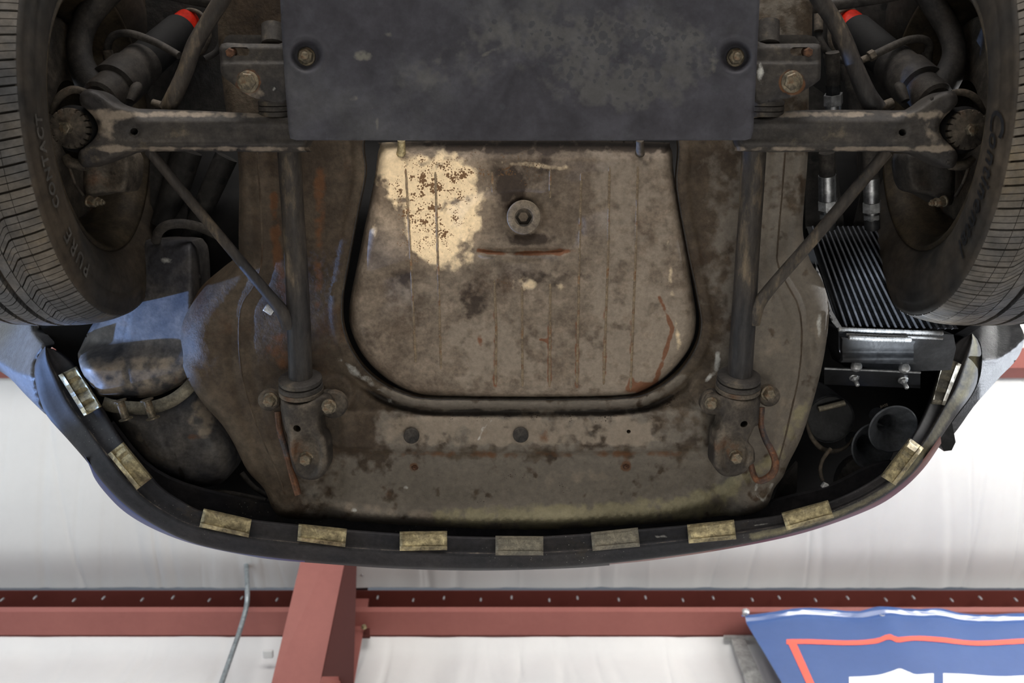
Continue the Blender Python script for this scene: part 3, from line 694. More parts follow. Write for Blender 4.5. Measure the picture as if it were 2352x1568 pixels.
# drop the closing face, add the hex socket
bm = bmesh.new(); bm.from_mesh(pl.data); big = [f for f in bm.faces if len(f.verts) == 40]
bmesh.ops.delete(bm, geom=big, context='FACES'); bm.to_mesh(pl.data); bm.free()
o = P(1203, 499, 1.386); V = []; F = []
for k in range(42):
    a = 2 * math.pi * k / 42; hx = 18 * m / max(math.cos(((a + math.pi / 6) % (math.pi / 3)) - math.pi / 6), .5) * .93
    for r, dz in ((21.5 * m, -.002), (hx, -.0012), (hx * .96, .008), (0.55 * hx, .0105), (0, .011)): V.append(o + np.array([r * math.sin(a), r * math.cos(a), dz]))
for k in range(42):
    for j in range(4): a = k * 5 + j; b = ((k + 1) % 42) * 5 + j; F.append((a, b, b + 1, a + 1))
mk('hex_socket', V, F, M['cast'], tank, smooth=False, label='hexagonal socket')
for x, col in ((922, 'tank'), (1470, 'cast')):
    ptube('pipe_stub', [(x, 322, 1.385), (x, 345, 1.395), (x - 2, 372, 1.41)], [9, 10, 16], M['clip'] if x < 1000 else M[col], tank, label='short pipe stub at the tank edge')

# --- undertray plate
TR = [(641, -60), (646, 60), (655, 200), (663, 300), (667, 318), (680, 322), (1200, 323), (1712, 322), (1725, 318), (1730, 300), (1738, 150), (1745, 0), (1748, -60)]
DIM = [(704, 128), (1689, 130)]
def tray_z(px, py):
    z = 1.262 + .0006 * np.sin(px * .012) * np.sin(py * .015); tr = np.array(TR, float)
    z = z + roll(dist(px, py, tr, True), 6, .003)
    for c in DIM:
        r = np.hypot(px - c[0], py - c[1]); z = z + .014 * sm(38, 22, r) - .0015 * bell(r - 42, 6)
    return z
def tray_pale(px, py):
    a = .62 * g2(px, py, 1400, 100, 230, 110) + .5 * g2(px, py, 990, 170, 130, 60) + .4 * g2(px, py, 1420, 220, 200, 50) + .5 * g2(px, py, 1600, 120, 50, 70) + .35 * g2(px, py, 1150, 80, 200, 80)
    return np.clip(a, 0, .9)
def tray_dark(px, py):
    r_ = np.random.RandomState(4); a = np.zeros(len(px))
    for k in range(260):
        cx, cy = r_.normal(1430, 125), r_.normal(105, 50); s = abs(r_.normal(1, 3.2)) + 2.4
        a = np.maximum(a, .95 * sm(1.25, .8, np.hypot(px - cx, py - cy) / s))
    return a
def tray_ol(px, py):
    a = .75 * g2(px, py, 835, 128, 28, 14) + .62 * g2(px, py, 815, 228, 16, 14) + .66 * g2(px, py, 846, 250, 24, 12) + .6 * g2(px, py, 830, 288, 14, 9) + .6 * g2(px, py, 866, 285, 6, 20)
    a = a + .5 * bell(dist(px, py, [(1100, 130), (1150, 110), (1180, 95)]), 9) + .45 * g2(px, py, 890, 80, 30, 12) + .4 * g2(px, py, 1640, 130, 22, 60) + .4 * g2(px, py, 1340, 50, 80, 25)
    return np.clip(a, 0, 1)
tray = sheet('undertray', TR, tray_z, M['tray'], car, step=4.5, thick=.004, attrs=dict(pale=tray_pale, dark=tray_dark, olive=tray_ol), label='flat dark grey protective plate with pale scuffs')
for c in DIM:
    bolt(c[0], c[1] + 2, 1.275, 18, M['bolt'], tray, washer=1.15, stud=.35, h=.42, label='hex nut in a pressed dimple')

# --- suspension
armL = [(698, 340), (712, 300), (690, 275), (660, 266), (560, 259), (430, 253), (330, 250), (298, 247), (262, 236), (236, 216), (212, 205), (193, 207), (183, 221), (186, 240), (203, 255), (217, 271), (225, 292), (222, 308), (210, 325), (194, 338), (182, 348), (180, 366), (187, 380), (200, 384), (238, 372), (280, 356), (320, 348), (500, 348), (690, 349)]
armR = [(1702, 340), (1690, 300), (1700, 278), (1740, 270), (1790, 262), (1820, 254), (1950, 252), (2080, 253), (2112, 244), (2140, 224), (2166, 211), (2188, 209), (2199, 222), (2198, 238), (2184, 254), (2168, 270), (2158, 288), (2160, 306), (2171, 322), (2186, 336), (2198, 350), (2199, 366), (2192, 382), (2181, 386), (2150, 373), (2120, 358), (2090, 350), (1980, 348), (1760, 349), (1705, 346)]
def arm(out, hole, sgn):
    ol = curve(out, 4, True)
    def zf(px, py):
        d = dist(px, py, ol, True); t = np.abs(px - 1196) / 1000
        bar = sm(560, 700, np.abs(px - 1196)) * 0 + sm(900, 860, np.abs(px - 1196))
        z = 1.318 - .045 * t + roll(d, 12, .010)
        z = z + bar * (.010 * sm(278, 256, py) + .007 * sm(328, 345, py) - .0025 * bell(py - 284, 5) - .0025 * bell(py - 330, 5))
        z = z + .003 * bell(np.hypot(px - hole[0], py - hole[1]) - 11, 3)
        return z
    def pale(px, py):
        fx = 240 if sgn < 0 else 2150
        return np.clip(.68 * bell(py - 263, 9) + .6 * bell(py - 342, 7) + .5 * g2(px, py, fx, 290, 50, 60), 0, 1)  # flange edges paler, caught light put into the colour; mottle on the fork
    h = [(hole[0] + 9 * math.cos(a), hole[1] + 8 * math.sin(a)) for a in np.linspace(0, 2 * math.pi, 20)[:-1]]
    a = sheet('control_arm', ol, zf, M['arm'], car, holes=[h], step=6, thick=.035, attrs=dict(pale=pale), label='forked black steel control arm, on the ' + ('left' if sgn < 0 else 'right'))
    return a
aL = arm(armL, (308, 302), -1); aR = arm(armR, (2073, 304), 1)
for (x, y) in ((2182, 350), (2178, 374), (2140, 226)):
    bolt(x, y, 1.272, 5, M['arm'], aR, washer=0, h=.1, name='rivet', label='flat rivet')
# torsion bar tubes and diagonals
ptube('torsion_tube', [(662, 300, 1.338), (664, 345, 1.338), (672, 480, 1.342), (680, 600, 1.347), (687, 760, 1.352), (691, 885, 1.356)], [27, 27, 26, 26, 27, 27], M['tube'], aL, seg=32, n=4, label='thick steel torsion bar tube')
ptube('torsion_tube', [(1734, 300, 1.338), (1732, 345, 1.338), (1724, 480, 1.342), (1716, 600, 1.347), (1706, 760, 1.352), (1698, 880, 1.356)], [28, 28, 27, 27, 28, 28], M['tube'], aR, seg=32, n=4, label='thick steel torsion bar tube')
ptube('diagonal_rod', [(342, 345, 1.312), (420, 440, 1.318), (520, 560, 1.326), (610, 668, 1.334), (650, 718, 1.338), (664, 750, 1.345)], [12, 12, 12, 13, 16, 17], M['tube'], aL, seg=20, n=4)
ptube('diagonal_rod', [(2038, 348, 1.312), (1960, 440, 1.318), (1860, 558, 1.326), (1775, 655, 1.334), (1742, 700, 1.338), (1730, 742, 1.345)], [14, 14, 14, 14, 15, 16], M['tube'], aR, seg=20, n=4)

# --- front mounts
def front_mount(c, body, ears, bolts, hole, low, name, lab):
    b = curve(body, 3, True); cx = c[0]
    h = [(hole[0] + hole[2] * math.cos(a) * math.cos(hole[4]) - hole[3] * math.sin(a) * math.sin(hole[4]), hole[1] + hole[2] * math.cos(a) * math.sin(hole[4]) + hole[3] * math.sin(a) * math.cos(hole[4])) for a in np.linspace(0, 2 * math.pi, 18)[:-1]]
    def zf(px, py):
        d = dist(px, py, b, True)
        z = 1.318 + roll(d, 13, .016) + .020 * np.clip(np.abs(px - cx) / 60, 0, 1.4) ** 2 * sm(1010, 960, py)
        r = np.hypot(px - low[0], py - low[1]); z = z + .012 * sm(985, 1015, py) * sm(40, 26, np.hypot((px - low[0]) * 1.1, (py - low[1]) * .62))
        return z + .004 * sm(950, 900, py)
    o = sheet('mount_bracket', b, zf, M['cast'], car, holes=[h], step=4.5, thick=.03, attrs=dict(dark=lambda px, py: .5 * bell(dist(px, py, b, True), 9), rust=lambda px, py: .42 * g2(px, py, cx - 10, 1040, 40, 40)), label=lab)
    for (x, y, r, z) in ears:
        lathe('ear', [(0, r * .00066), (.012, r * .00066), (.015, (r - 4) * .00066), (.016, (r - 12) * .00066)], P(x, y, z), (0, 0, -1), M['cast'], o, seg=26)
    for (x, y, r, z, ax) in bolts:
        bolt(x, y, z, r, M['bolt'], o, ax=ax, washer=1.25, h=.6, label='grimy hex bolt')
    for k, (dy, r, mt) in enumerate(((0, 49, 'arm'), (13, 50, 'hose'), (23, 51, 'cast'))):
        mm = mpp(c[0], c[1] + dy, 1.35)
        y = P(c[0], c[1], 1.352); y = y + np.array([0, dy * mm * 1.1, .001 * k])
        lathe('bush_disc', [(-.004, (r - 3) * mm), (-.003, r * mm), (.003, r * mm), (.004, (r - 3) * mm)], y, (0, 1, .25), M[mt], o, seg=44, label=('black rubber ring' if mt == 'hose' else 'round steel washer'))
    return o
bL = [(644, 907), (646, 949), (654, 985), (660, 1000), (662, 1024), (667, 1052), (676, 1082), (692, 1097), (715, 1102), (735, 1097), (751, 1081), (756, 1060), (754, 1020), (749, 1002), (740, 990), (738, 958), (742, 946), (757, 946), (770, 937), (773, 921), (764, 907), (748, 903), (729, 908), (710, 919), (687, 924), (667, 921), (653, 914)]
mL = front_mount((690, 872), bL, [(622, 915, 26, 1.372), (768, 925, 34, 1.378)], [(622, 917, 14, 1.352, (-.2, .25, -1)), (756, 933, 14, 1.325, (0, .2, -1)), (704, 1052, 14, 1.332, (0, .1, -1))], (682, 984, 9, 7.5, .5), (705, 1048), 'l', 'grimy cast front mounting bracket below the left torsion tube')
bR = [(1644, 902), (1664, 907), (1690, 913), (1716, 913), (1738, 905), (1746, 915), (1745, 935), (1742, 973), (1733, 980), (1724, 999), (1719, 1014), (1732, 1032), (1733, 1060), (1723, 1068), (1718, 1076), (1708, 1085), (1690, 1093), (1669, 1094), (1654, 1088), (1640, 1073), (1635, 1058), (1637, 1030), (1640, 999), (1643, 988), (1650, 980), (1651, 956), (1631, 950), (1616, 944), (1607, 930), (1609, 915), (1622, 903)]
mR = front_mount((1697, 866), bR, [(1634, 922, 30, 1.375), (1762, 905, 26, 1.375)], [(1633, 926, 12, 1.335, (0, .2, -1)), (1763, 902, 14, 1.352, (.2, .2, -1)), (1689, 1048, 14, 1.332, (0, .1, -1))], (1709, 974, 9, 7, -.5), (1686, 1045), 'r', 'grimy cast front mounting bracket below the right torsion tube')
ptube('flat_bar', [(638, 945, 1.365), (642, 985, 1.36), (655, 1030, 1.355), (668, 1078, 1.35), (679, 1115, 1.345), (685, 1136, 1.342)], [8, 8, 8, 8, 9, 8], M['rustpipe'], car, seg=10, label='thin rusty bar beside the left mounting bracket')
ptube('hook_pipe', [(1748, 935, 1.35), (1748, 975, 1.345), (1758, 1008, 1.34), (1772, 1035, 1.335), (1781, 1060, 1.33), (1776, 1085, 1.33), (1758, 1100, 1.335), (1741, 1103, 1.34), (1732, 1092, 1.345), (1724, 1066, 1.35)], [9, 7, 7.5, 8, 8.5, 9, 8.5, 7.5, 7, 7], M['rustpipe'], car, seg=16, label='bent rusty copper-brown hook pipe beside the right mounting bracket')

# --- rear brackets
def rear_bracket(out, slot, b1, b2, cyl, discs, sgn, lab):
    ol = curve(out, 3, True)
    sl = []
    for k in range(24):
        a = 2 * math.pi * k / 24; sl.append((slot[0] + (slot[2] if math.cos(a) > 0 else -slot[2]) + slot[3] * math.cos(a), slot[1] + slot[3] * math.sin(a)))
    def zf(px, py):
        d = dist(px, py, ol, True); return 1.272 + roll(d, 8, .006) + .004 * sm(148, 140, py) + .003 * bell(py - 104, 4)
    o = sheet('steering_bracket', ol, zf, M['arm'], car, holes=[sl], step=5, thick=.012, attrs=dict(white=lambda px, py: .62 * g2(px, py, 628 if sgn < 0 else 1745, 200 if sgn < 0 else 165, 10, 14 if sgn < 0 else 36) + .5 * bell(py - 103, 3) * (px > 600) * (px < 660), rust=lambda px, py: .75 * bell(np.hypot(px - b2[0], py - b2[1]) - 26, 6), pale=lambda px, py: .55 * g2(px, py, 560 if sgn < 0 else 1860, 215, 60, 22)), label=lab)
    bolt(b1[0], b1[1], 1.285, 11, M['rustbolt'], o, ax=(0, .2, -1), washer=1.0, h=.9, stud=0, label='rusty hex bolt in the slot')
    bolt(b2[0], b2[1], 1.272, 20, M['bolt'], o, washer=1.25, h=.35, label='large hex bolt head')
    ptube('boss', [(cyl[0], cyl[1], 1.31), (cyl[0], cyl[2], 1.30)], cyl[3], M['arm'], o, seg=28)
    sheet('back_plate', cyl[4], 1.305, M['arm'], o, step=8, thick=.01)
    for k, dy in enumerate((0, 12, 24)):
        mm = mpp(discs[0], discs[1], 1.3)
        lathe('bush_disc', [(-.0035, (discs[2] - 3) * mm), (-.003, discs[2] * mm), (.003, discs[2] * mm), (.0035, (discs[2] - 3) * mm)], P(discs[0], discs[1], 1.32) + np.array([0, dy * mm, 0]), (0, 1, .12), M['hose'] if k == 1 else M['arm'], o, seg=36)
    return o
rear_bracket([(508, 101), (560, 100), (640, 101), (662, 103), (668, 228), (602, 229), (566, 216), (532, 191), (509, 171), (506, 140)], (549, 118, 14, 10), (533, 120), (570, 188), (627, 60, 102, 26, [(512, 98), (518, 84), (530, 80), (600, 80), (610, 104), (560, 110)]), (635, 236, 42), -1, 'notched black steel bracket left of the plate')
rear_bracket([(1732, 103), (1760, 101), (1840, 100), (1880, 101), (1885, 112), (1885, 172), (1879, 187), (1852, 205), (1826, 221), (1790, 229), (1732, 229)], (1839, 118, 14, 10), (1852, 119), (1819, 188), (1764, 52, 102, 26, [(1785, 104), (1790, 80), (1850, 80), (1872, 84), (1884, 100), (1830, 110)]), (1757, 236, 44), 1, 'notched black steel bracket right of the plate')

# --- anti-roll bar, tie rods, hoses
sb = ptube('anti_roll_bar', [(545, -60, 1.34), (512, -5, 1.34), (478, 50, 1.34), (446, 105, 1.335), (425, 165, 1.33), (400, 220, 1.325), (385, 250, 1.33)], [19, 18.5, 18, 18, 18, 18.5, 19], M['tube'], car, seg=24, label='bent black tube above the left control arm')
sb = ptube('anti_roll_bar', [(1845, -60, 1.34), (1880, -5, 1.34), (1912, 42, 1.34), (1940, 95, 1.335), (1962, 150, 1.33), (1990, 215, 1.325), (2012, 250, 1.33)], [19, 19, 19, 19, 19, 21, 23], M['tube'], car, seg=24, label='bent black tube above the right control arm')
ptube('tie_rod', [(360, -20, 1.46), (470, 2, 1.45), (560, 14, 1.44), (660, 36, 1.43)], [14, 15, 15, 14], M['arm'], car, seg=18)
ptube('tie_rod', [(2200, -40, 1.46), (2040, -8, 1.46), (1890, 14, 1.45), (1735, 32, 1.43)], [12, 13, 14, 15], M['arm'], car, seg=18)
hl = ptube('brake_hose', [(247, 118, 1.47), (250, 96, 1.465), (265, 80, 1.46), (300, 77, 1.45), (350, 94, 1.44), (385, 112, 1.43), (412, 128, 1.42)], 8.5, M['hose'], car, seg=14, label='curved black brake hose near the left strut')
ptube('ferrule', [(246, 116, 1.468), (254, 150, 1.47)], 12, M['cast'], hl, seg=18)
hr = ptube('brake_hose', [(2131, 125, 1.47), (2135, 103, 1.465), (2120, 90, 1.46), (2085, 92, 1.45), (2045, 108, 1.44), (2000, 130, 1.43)], 9, M['hose'], car, seg=14, label='curved black brake hose near the right strut')
ptube('ferrule', [(2130, 120, 1.468), (2128, 152, 1.47)], 12, M['hose'], hr, seg=18)
ptube('hose_nut', [(2008, 124, 1.425), (1996, 131, 1.425)], 12.5, M['cast'], hr, seg=6, flat=True, interp=False)
ptube('ferrule', [(1996, 131, 1.43), (1978, 139, 1.43)], 8, M['cast'], hr, seg=14)
br = ptube('brake_pipe', [(1880, 20, 1.49), (1880, 70, 1.48), (1888, 100, 1.47), (1910, 128, 1.46), (1940, 140, 1.45), (1970, 142, 1.44)], 8, M['hose'], car, seg=12)
ptube('ferrule', [(1880, 30, 1.485), (1880, 72, 1.475)], 10.5, M['cast'], br, seg=16)
ptube('brake_pipe', [(505, 20, 1.49), (512, 70, 1.48), (500, 115, 1.47), (470, 135, 1.46)], 7, M['hose'], car, seg=12)

# --- struts
def strut(p0, p1, ring, sgn, lab):
    a = P(*p0); b = P(*p1); d = b - a; L = np.linalg.norm(d); mm = .00064
    o = lathe('strut', [(-.01, 34 * mm), (-.006, 42 * mm), (0, 44 * mm), (.03, 44 * mm), (.032, 56 * mm), (.075, 56 * mm), (.085, 50 * mm), (L * .45, 50 * mm)], a, d, M['castshade'], car, seg=40, label=lab)
    lathe('dust_sleeve', [(L * .44, 46 * mm), (L * .93, 45 * mm), (L * .94, 40 * mm)], a, d, M['black'], o, seg=32)
    lathe('damper_tube', [(L * .90, 40 * mm), (L * 1.30, 39 * mm)], a, d, M['red'], o, seg=32, label='red painted damper body')
    q = P(*ring[:3]); th = [2 * math.pi * k / 40 for k in range(41)]
    tube('mount_ring', [q + np.array([ring[3] * .00078 * math.cos(t) * math.cos(.35 * sgn), ring[4] * .00078 * math.sin(t), ring[3] * .00078 * math.cos(t) * math.sin(.35 * sgn)]) for t in th], .0035, M['cast'], o, seg=8, interp=False)
    return o
sL = strut((236, 222, 1.375), (425, 62, 1.60), (438, 76, 1.60, 50, 48), -1, 'dark cast strut leaning inward from the left hub')
sR = strut((2142, 226, 1.375), (1955, 62, 1.60), (1948, 78, 1.60, 50, 52), 1, 'dark cast strut leaning inward from the right hub')
def clampz(n): return n
ptube('knuckle_arm', [(230, 215, 1.39), (205, 185, 1.40), (186, 140, 1.42), (184, 90, 1.44), (202, 40, 1.45), (240, -10, 1.46), (290, -60, 1.47)], [38, 34, 28, 27, 28, 30, 32], M['castshade'], sL, seg=28)
ptube('knuckle_arm', [(2150, 215, 1.39), (2180, 170, 1.40), (2192, 120, 1.42), (2180, 70, 1.44), (2150, 20, 1.45), (2120, -30, 1.46)], [36, 32, 26, 26, 26, 28], M['castshade'], sR, seg=28)
for sgn, st, pts in ((-1, sL, [(300, 232, 1.36), (312, 205, 1.37), (318, 196, 1.38)]), (1, sR, [(2080, 232, 1.36), (2068, 205, 1.37), (2062, 196, 1.38)])):
    ptube('lug', pts, [10, 13, 9], M['castshade'], st, seg=10)
ptube('drop_link', [(350, 236, 1.34), (395, 250, 1.34)], [9, 10], M['cast'], car, seg=12)
ptube('drop_link', [(2050, 236, 1.34), (2010, 252, 1.34)], [12, 12], M['cast'], car, seg=12)

# --- ball joints
def ball(c, r, sgn, lab):
    o = P(c[0], c[1], 1.285); mm = mpp(c[0], c[1], 1.28)
    b = lathe('ball_joint', [(.05, (r + 6) * mm), (.012, (r + 8) * mm), (.006, (r + 4) * mm), (.004, r * mm), (.004, 0)], o, (0, 0, 1), M['black'], car, seg=44, label=lab)
    n = 18; V = []; F = []; R = r * mm; seg = n * 4
    def rad(k): return R if (k % 4) in (0, 1, 2) else R * .84
    for z, f in ((.006, 1), (-.004, 1), (-.006, .97)):
        for k in range(seg):
            a = 2 * math.pi * (k + (0, .3, .6, .3)[k % 4]) / seg; V.append(o + np.array([rad(k) * f * math.cos(a), rad(k) * f * math.sin(a), z]))
    for z, f in ((-.006, .82), (-.0062, .78), (-.0062, .2), (-.0062, 0.001)):
        for k in range(seg):
            a = 2 * math.pi * k / seg; V.append(o + np.array([R * f * math.cos(a), R * f * math.sin(a), z]))
    for i in range(6):
        for k in range(seg): F.append((i * seg + k, i * seg + (k + 1) % seg, (i + 1) * seg + (k + 1) % seg, (i + 1) * seg + k))
    mk('slotted_ring_nut', V, F, M['cast'], b, smooth=False, label='round slotted nut')
    j = [lathe('t', [(-.004, 13 * mm), (-.016, 13 * mm), (-.017, 11 * mm)], o + np.array([-.004 * 0 + sgn * .002, 0, 0]), (0, 0, 1), M['bolt'], seg=6, flat=True),
         box('t', o + np.array([0, .002, -.018]), (.003, .014, .003), M['bolt']), box('t', o + np.array([0, -.006, -.019]), (.012, .003, .003), M['bolt'])]
    join('castle_nut', j, b, label='castellated nut with a split pin')
    return b
jL = ball((163, 295), 46, -1, 'left ball joint in the control arm fork')
jR = ball((2220, 298), 46, 1, 'right ball joint in the control arm fork')
ptube('hub_rim', [(118, 262, 1.31), (135, 225, 1.31), (165, 206, 1.31), (200, 212, 1.31)], [6, 9, 9, 7], M['cast'], jL, seg=12)
ptube('hub_rim', [(2262, 262, 1.31), (2240, 225, 1.31), (2212, 212, 1.31), (2185, 214, 1.31)], [6, 8, 8, 7], M['cast'], jR, seg=12)
ptube('hub_rim', [(150, 358, 1.31), (165, 374, 1.31), (200, 380, 1.31)], [10, 14, 12], M['cast'], jL, seg=12)
ptube('hub_rim', [(2235, 362, 1.31), (2215, 378, 1.31), (2180, 380, 1.31)], [8, 12, 10], M['cast'], jR, seg=12)
# calipers
def caliper(out, bl, lab):
    ol = curve(out, 3, True); 
    o = sheet('caliper', ol, lambda px, py: 1.345 + roll(dist(px, py, ol, True), 12, .012) + .010 * g2(px, py, np.mean(ol[:, 0]), np.mean(ol[:, 1]), 22, 30), M['cast'] if bl[0][0] < 1000 else M['castshade'], car, step=6, thick=.05, label=lab)
    for (x, y, r) in bl: bolt(x, y, 1.335, r, M['bolt'], o, ax=(1 if x < 1000 else -1, .2, -.3), washer=1.2, h=.9, stud=.5)
    return o
caliper([(196, 372), (240, 366), (292, 350), (298, 400), (288, 436), (275, 442), (235, 446), (200, 452), (192, 440)], [(205, 462, 11), (224, 462, 8)], 'brown cast brake caliper inside the left wheel')
caliper([(2190, 372), (2140, 366), (2085, 352), (2082, 400), (2096, 436), (2130, 448), (2170, 470), (2190, 460)], [(2168, 462, 11), (2150, 464, 8)], 'dark cast brake caliper inside the right wheel')
ptube('brake_wire', [(160, 385, 1.33), (172, 420, 1.33), (192, 450, 1.33)], 3.5, M['cast'], car, seg=8)
ptube('brake_wire', [(2225, 385, 1.33), (2212, 420, 1.33), (2194, 452, 1.33)], 4, M['cast'], car, seg=8)

# --- wheels
def wheel(cx, sgn, lab):
    C = np.array([cx, -.055, Z0 + 1.42]); W = empty('wheel', C, car, lab)
    def pt(xo, r, phi):   # phi = 0 at the bottom, growing towards the front; xo > 0 towards the car's middle
        h = r * math.cos(phi) * -1 + .315     # height above the tread's lowest point: the hanging wheel leans outwards at the top
        return np.array([C[0] - sgn * xo + sgn * .06 * h, C[1] + r * math.sin(phi), C[2] - r * math.cos(phi)])
    def rev(name, prof, mat, seg=120, **kw):
        V = []; F = []
        for k in range(seg):
            for xo, r in prof: V.append(pt(xo, r, 2 * math.pi * k / seg))
        m_ = len(prof)
        for k in range(seg):
            for j in range(m_ - 1):
                a = k * m_ + j; b = ((k + 1) % seg) * m_ + j; F.append((a, b, b + 1, a + 1) if sgn > 0 else (a + 1, b + 1, b, a))
        return mk(name, V, F, mat, W, **kw)
    def crown(xo): return .315 - .0145 * abs(xo / .1) ** 3.2
    side = [(.088, .199), (.092, .204), (.098, .212), (.105, .228), (.1085, .245), (.1085, .262), (.1075, .266), (.1085, .2675), (.1070, .280), (.1045, .290), (.1052, .292), (.1030, .297), (.0995, .3005 - .001)]
    tread_prof = [(x, crown(x) - .0065) for x in np.linspace(.097, -.097, 15)]
    rev('tyre', side + tread_prof + [(-x, r) for x, r in side[::-1]], M['sidewall'], 160, label='worn black tyre sidewall')
    rev('rim', [(.088, .1995), (.092, .197), (.090, .192), (.083, .188), (.078, .180), (.05, .176), (.0, .172), (-.05, .172), (-.055, .15), (-.04, .10), (-.045, .05)], M['rim'], 96, label='dusty inner rim')
    rev('dust_shield', [(.020, .150), (.032, .152), (.034, .146), (.036, .11), (.04, .06)], M['cast'], 64)
    # tread blocks
    V = []; F = []; NP = 62; ds = 2 * math.pi / NP
    def cell(w0, w1, sa, sb, nw=3, bend=None):
        """block between lateral cuts sa(w), sb(w) in units of pitch; w in metres from the inner shoulder"""
        nonlocal V, F
        b = len(V); ws = np.linspace(w0, w1, nw)
        for w_ in ws:
            xo = .0995 - w_; rt = crown(xo)
            for s in (sa(w_), sb(w_)):
                for dr in (0, -.0070): V.append(pt(xo, rt + dr, s * ds))
        for i in range(nw - 1):
            a = b + i * 4; c = a + 4
            fs = [(a, c, c + 2, a + 2), (a, a + 1, c + 1, c), (a + 2, c + 2, c + 3, a + 3)]
            F += fs if sgn < 0 else [f[::-1] for f in fs]
        e = b + (nw - 1) * 4
        fs = [(b, b + 2, b + 3, b + 1), (e, e + 1, e + 3, e + 2)]
        F += fs if sgn < 0 else [f[::-1] for f in fs]
    # direction: left tyre cuts lean forward going outwards, the right tyre is the same tyre turned round
    q = 1 if sgn < 0 else -1
    P_ = .0325
    def lean(w_): return q * (.20 * min(w_, .040) + 1.5 * max(0, min(w_, .060) - .042)) / P_
    def lean2(w_): return q * (.25 * (w_ - .08)) / P_ + q * .012 / P_ * math.sin((w_ - .08) / .025 * 2.2)
    def diag(w_): return q * 1.1 * (w_ - .062) / P_
    for k in range(NP):
        cuts = [(.05, .33), (.37, .64), (.68, .95)]
        for (a, b_) in cuts:
            for (w0, w1, nw) in ((-.002, .0230, 4), (.0238, .0385, 3), (.0392, .0575, 5)):
                sh = .04 if w0 > .02 else 0
                cell(w0, w1, lambda x, a=a: k + a + lean(x), lambda x, b_=b_: k + b_ + lean(x), nw)
        cell(.0590, .0720, lambda x: k + .02 + diag(x), lambda x: k + .98 + diag(x), 2)
        for (a, b_) in ((.04, .34), (.37, .66), (.69, .97)):
            cell(.0800, .1040, lambda x, a=a: k + a + lean2(x), lambda x, b_=b_: k + b_ + lean2(x), 5)
            cell(.1120, .1360, lambda x, a=a: k + a + lean2(x - .03), lambda x, b_=b_: k + b_ + lean2(x - .03), 4)
            cell(.1440, .1980, lambda x, a=a: k + a - .3 * x / P_, lambda x, b_=b_: k + b_ - .3 * x / P_, 6)
    mk('tread', V, F, M['rubber'], W, smooth=False, kind='stuff', label='grooved tyre tread')
    # raised lettering
    def lettering(txt, size, phi0, r_mid, mat, direction, spacing=1.0, off=.0024, name='lettering', shear=0, outline=False):
        cu = bpy.data.curves.new('t', 'FONT'); cu.body = txt; cu.size = size; cu.space_character = spacing; cu.shear = shear
        cu.offset = .0006 if not outline else 0; cu.resolution_u = 3
        to = bpy.data.objects.new('t', cu); COL.objects.link(to)
        dg = bpy.context.evaluated_depsgraph_get(); me = bpy.data.meshes.new_from_object(to.evaluated_get(dg))
        bm = bmesh.new(); bm.from_mesh(me); bmesh.ops.triangulate(bm, faces=bm.faces[:]);
        bmesh.ops.subdivide_edges(bm, edges=[e for e in bm.edges if e.calc_length() > size * .25], cuts=2); bmesh.ops.triangulate(bm, faces=bm.faces[:])
        V = []; F = []
        xs_ = np.array([x for x, r in side]); rs_ = np.array([r for x, r in side])
        for v in bm.verts:
            phi = phi0 + direction * v.co.x / r_mid; r = r_mid + (v.co.y - size * .35)
            xo = float(np.interp(r, rs_, xs_)) + off; V.append(pt(xo, r, phi))
        for f in bm.faces: F.append([v.index for v in f.verts])
        bm.free(); bpy.data.objects.remove(to); bpy.data.curves.remove(cu); bpy.data.meshes.remove(me)
        return mk(name, V, F, mat, W, smooth=False)
    if sgn > 0:
        # reads downwards in the photograph with the letters' heads towards the tread
        lettering('C', .046, -.03, .270, M['letter'], 1, name='lettering', shear=.3)
        lettering('ontinental', .037, .085, .270, M['letter'], 1, spacing=1.12, shear=.3)
    else:
        lettering('PURE', .030, .92, .268, M['lettergrey'], -1, spacing=1.35)
        lettering('CONTACT', .022, .46, .268, M['lettergrey'], -1, spacing=1.2)
    return W
wheel(-.698, -1, 'worn black road wheel on the left')
wheel(.712, 1, 'worn black road wheel on the right')

# --- washer reservoir on the left
U = [(318, 575), (330, 552), (350, 548), (428, 551), (447, 560), (458, 590), (462, 700), (455, 790), (450, 850), (432, 872), (400, 892), (345, 912), (240, 912), (214, 890), (190, 858), (179, 818), (186, 796), (214, 742), (262, 680), (300, 625)]
uo = curve(U, 5, True)
def up_z(px, py):
    d = dist(px, py, uo, True)
    z = 1.442 + roll(d, 30, .040)
    z = z + .00010 * np.clip(815 - py, 0, 400) + .0012 * np.clip(px - 438, 0, 100) + .00034 * np.clip(438 - px, 0, 320) * sm(850, 780, py) + .00012 * np.clip(300 - px, 0, 200) * sm(850, 780, py)
    sx = np.interp(py, [600, 700, 800, 900], [312, 303, 280, 300]); z = z + .0015 * bell(px - sx, 3)
    return z
res = sheet('reservoir', uo, up_z, M['plastic'], car, step=5.5, thick=.05, attrs=dict(rust=lambda px, py: .5 * g2(px, py, 400, 870, 20, 30) + .35 * g2(px, py, 240, 850, 50, 30), pale=lambda px, py: .5 * sm(800, 830, py) + .3 * g2(px, py, 380, 620, 20, 30), white=lambda px, py: .5 * g2(px, py, 380, 600, 22, 12) * 1.1), label='dirty grey plastic washer reservoir, upper half')
Lo = [(238, 925), (300, 930), (360, 930), (410, 905), (455, 880), (482, 930), (520, 985), (541, 1030), (540, 1070), (520, 1100), (490, 1116), (450, 1119), (405, 1108), (350, 1080), (300, 1030), (258, 972)]
loo = curve(Lo, 5, True)
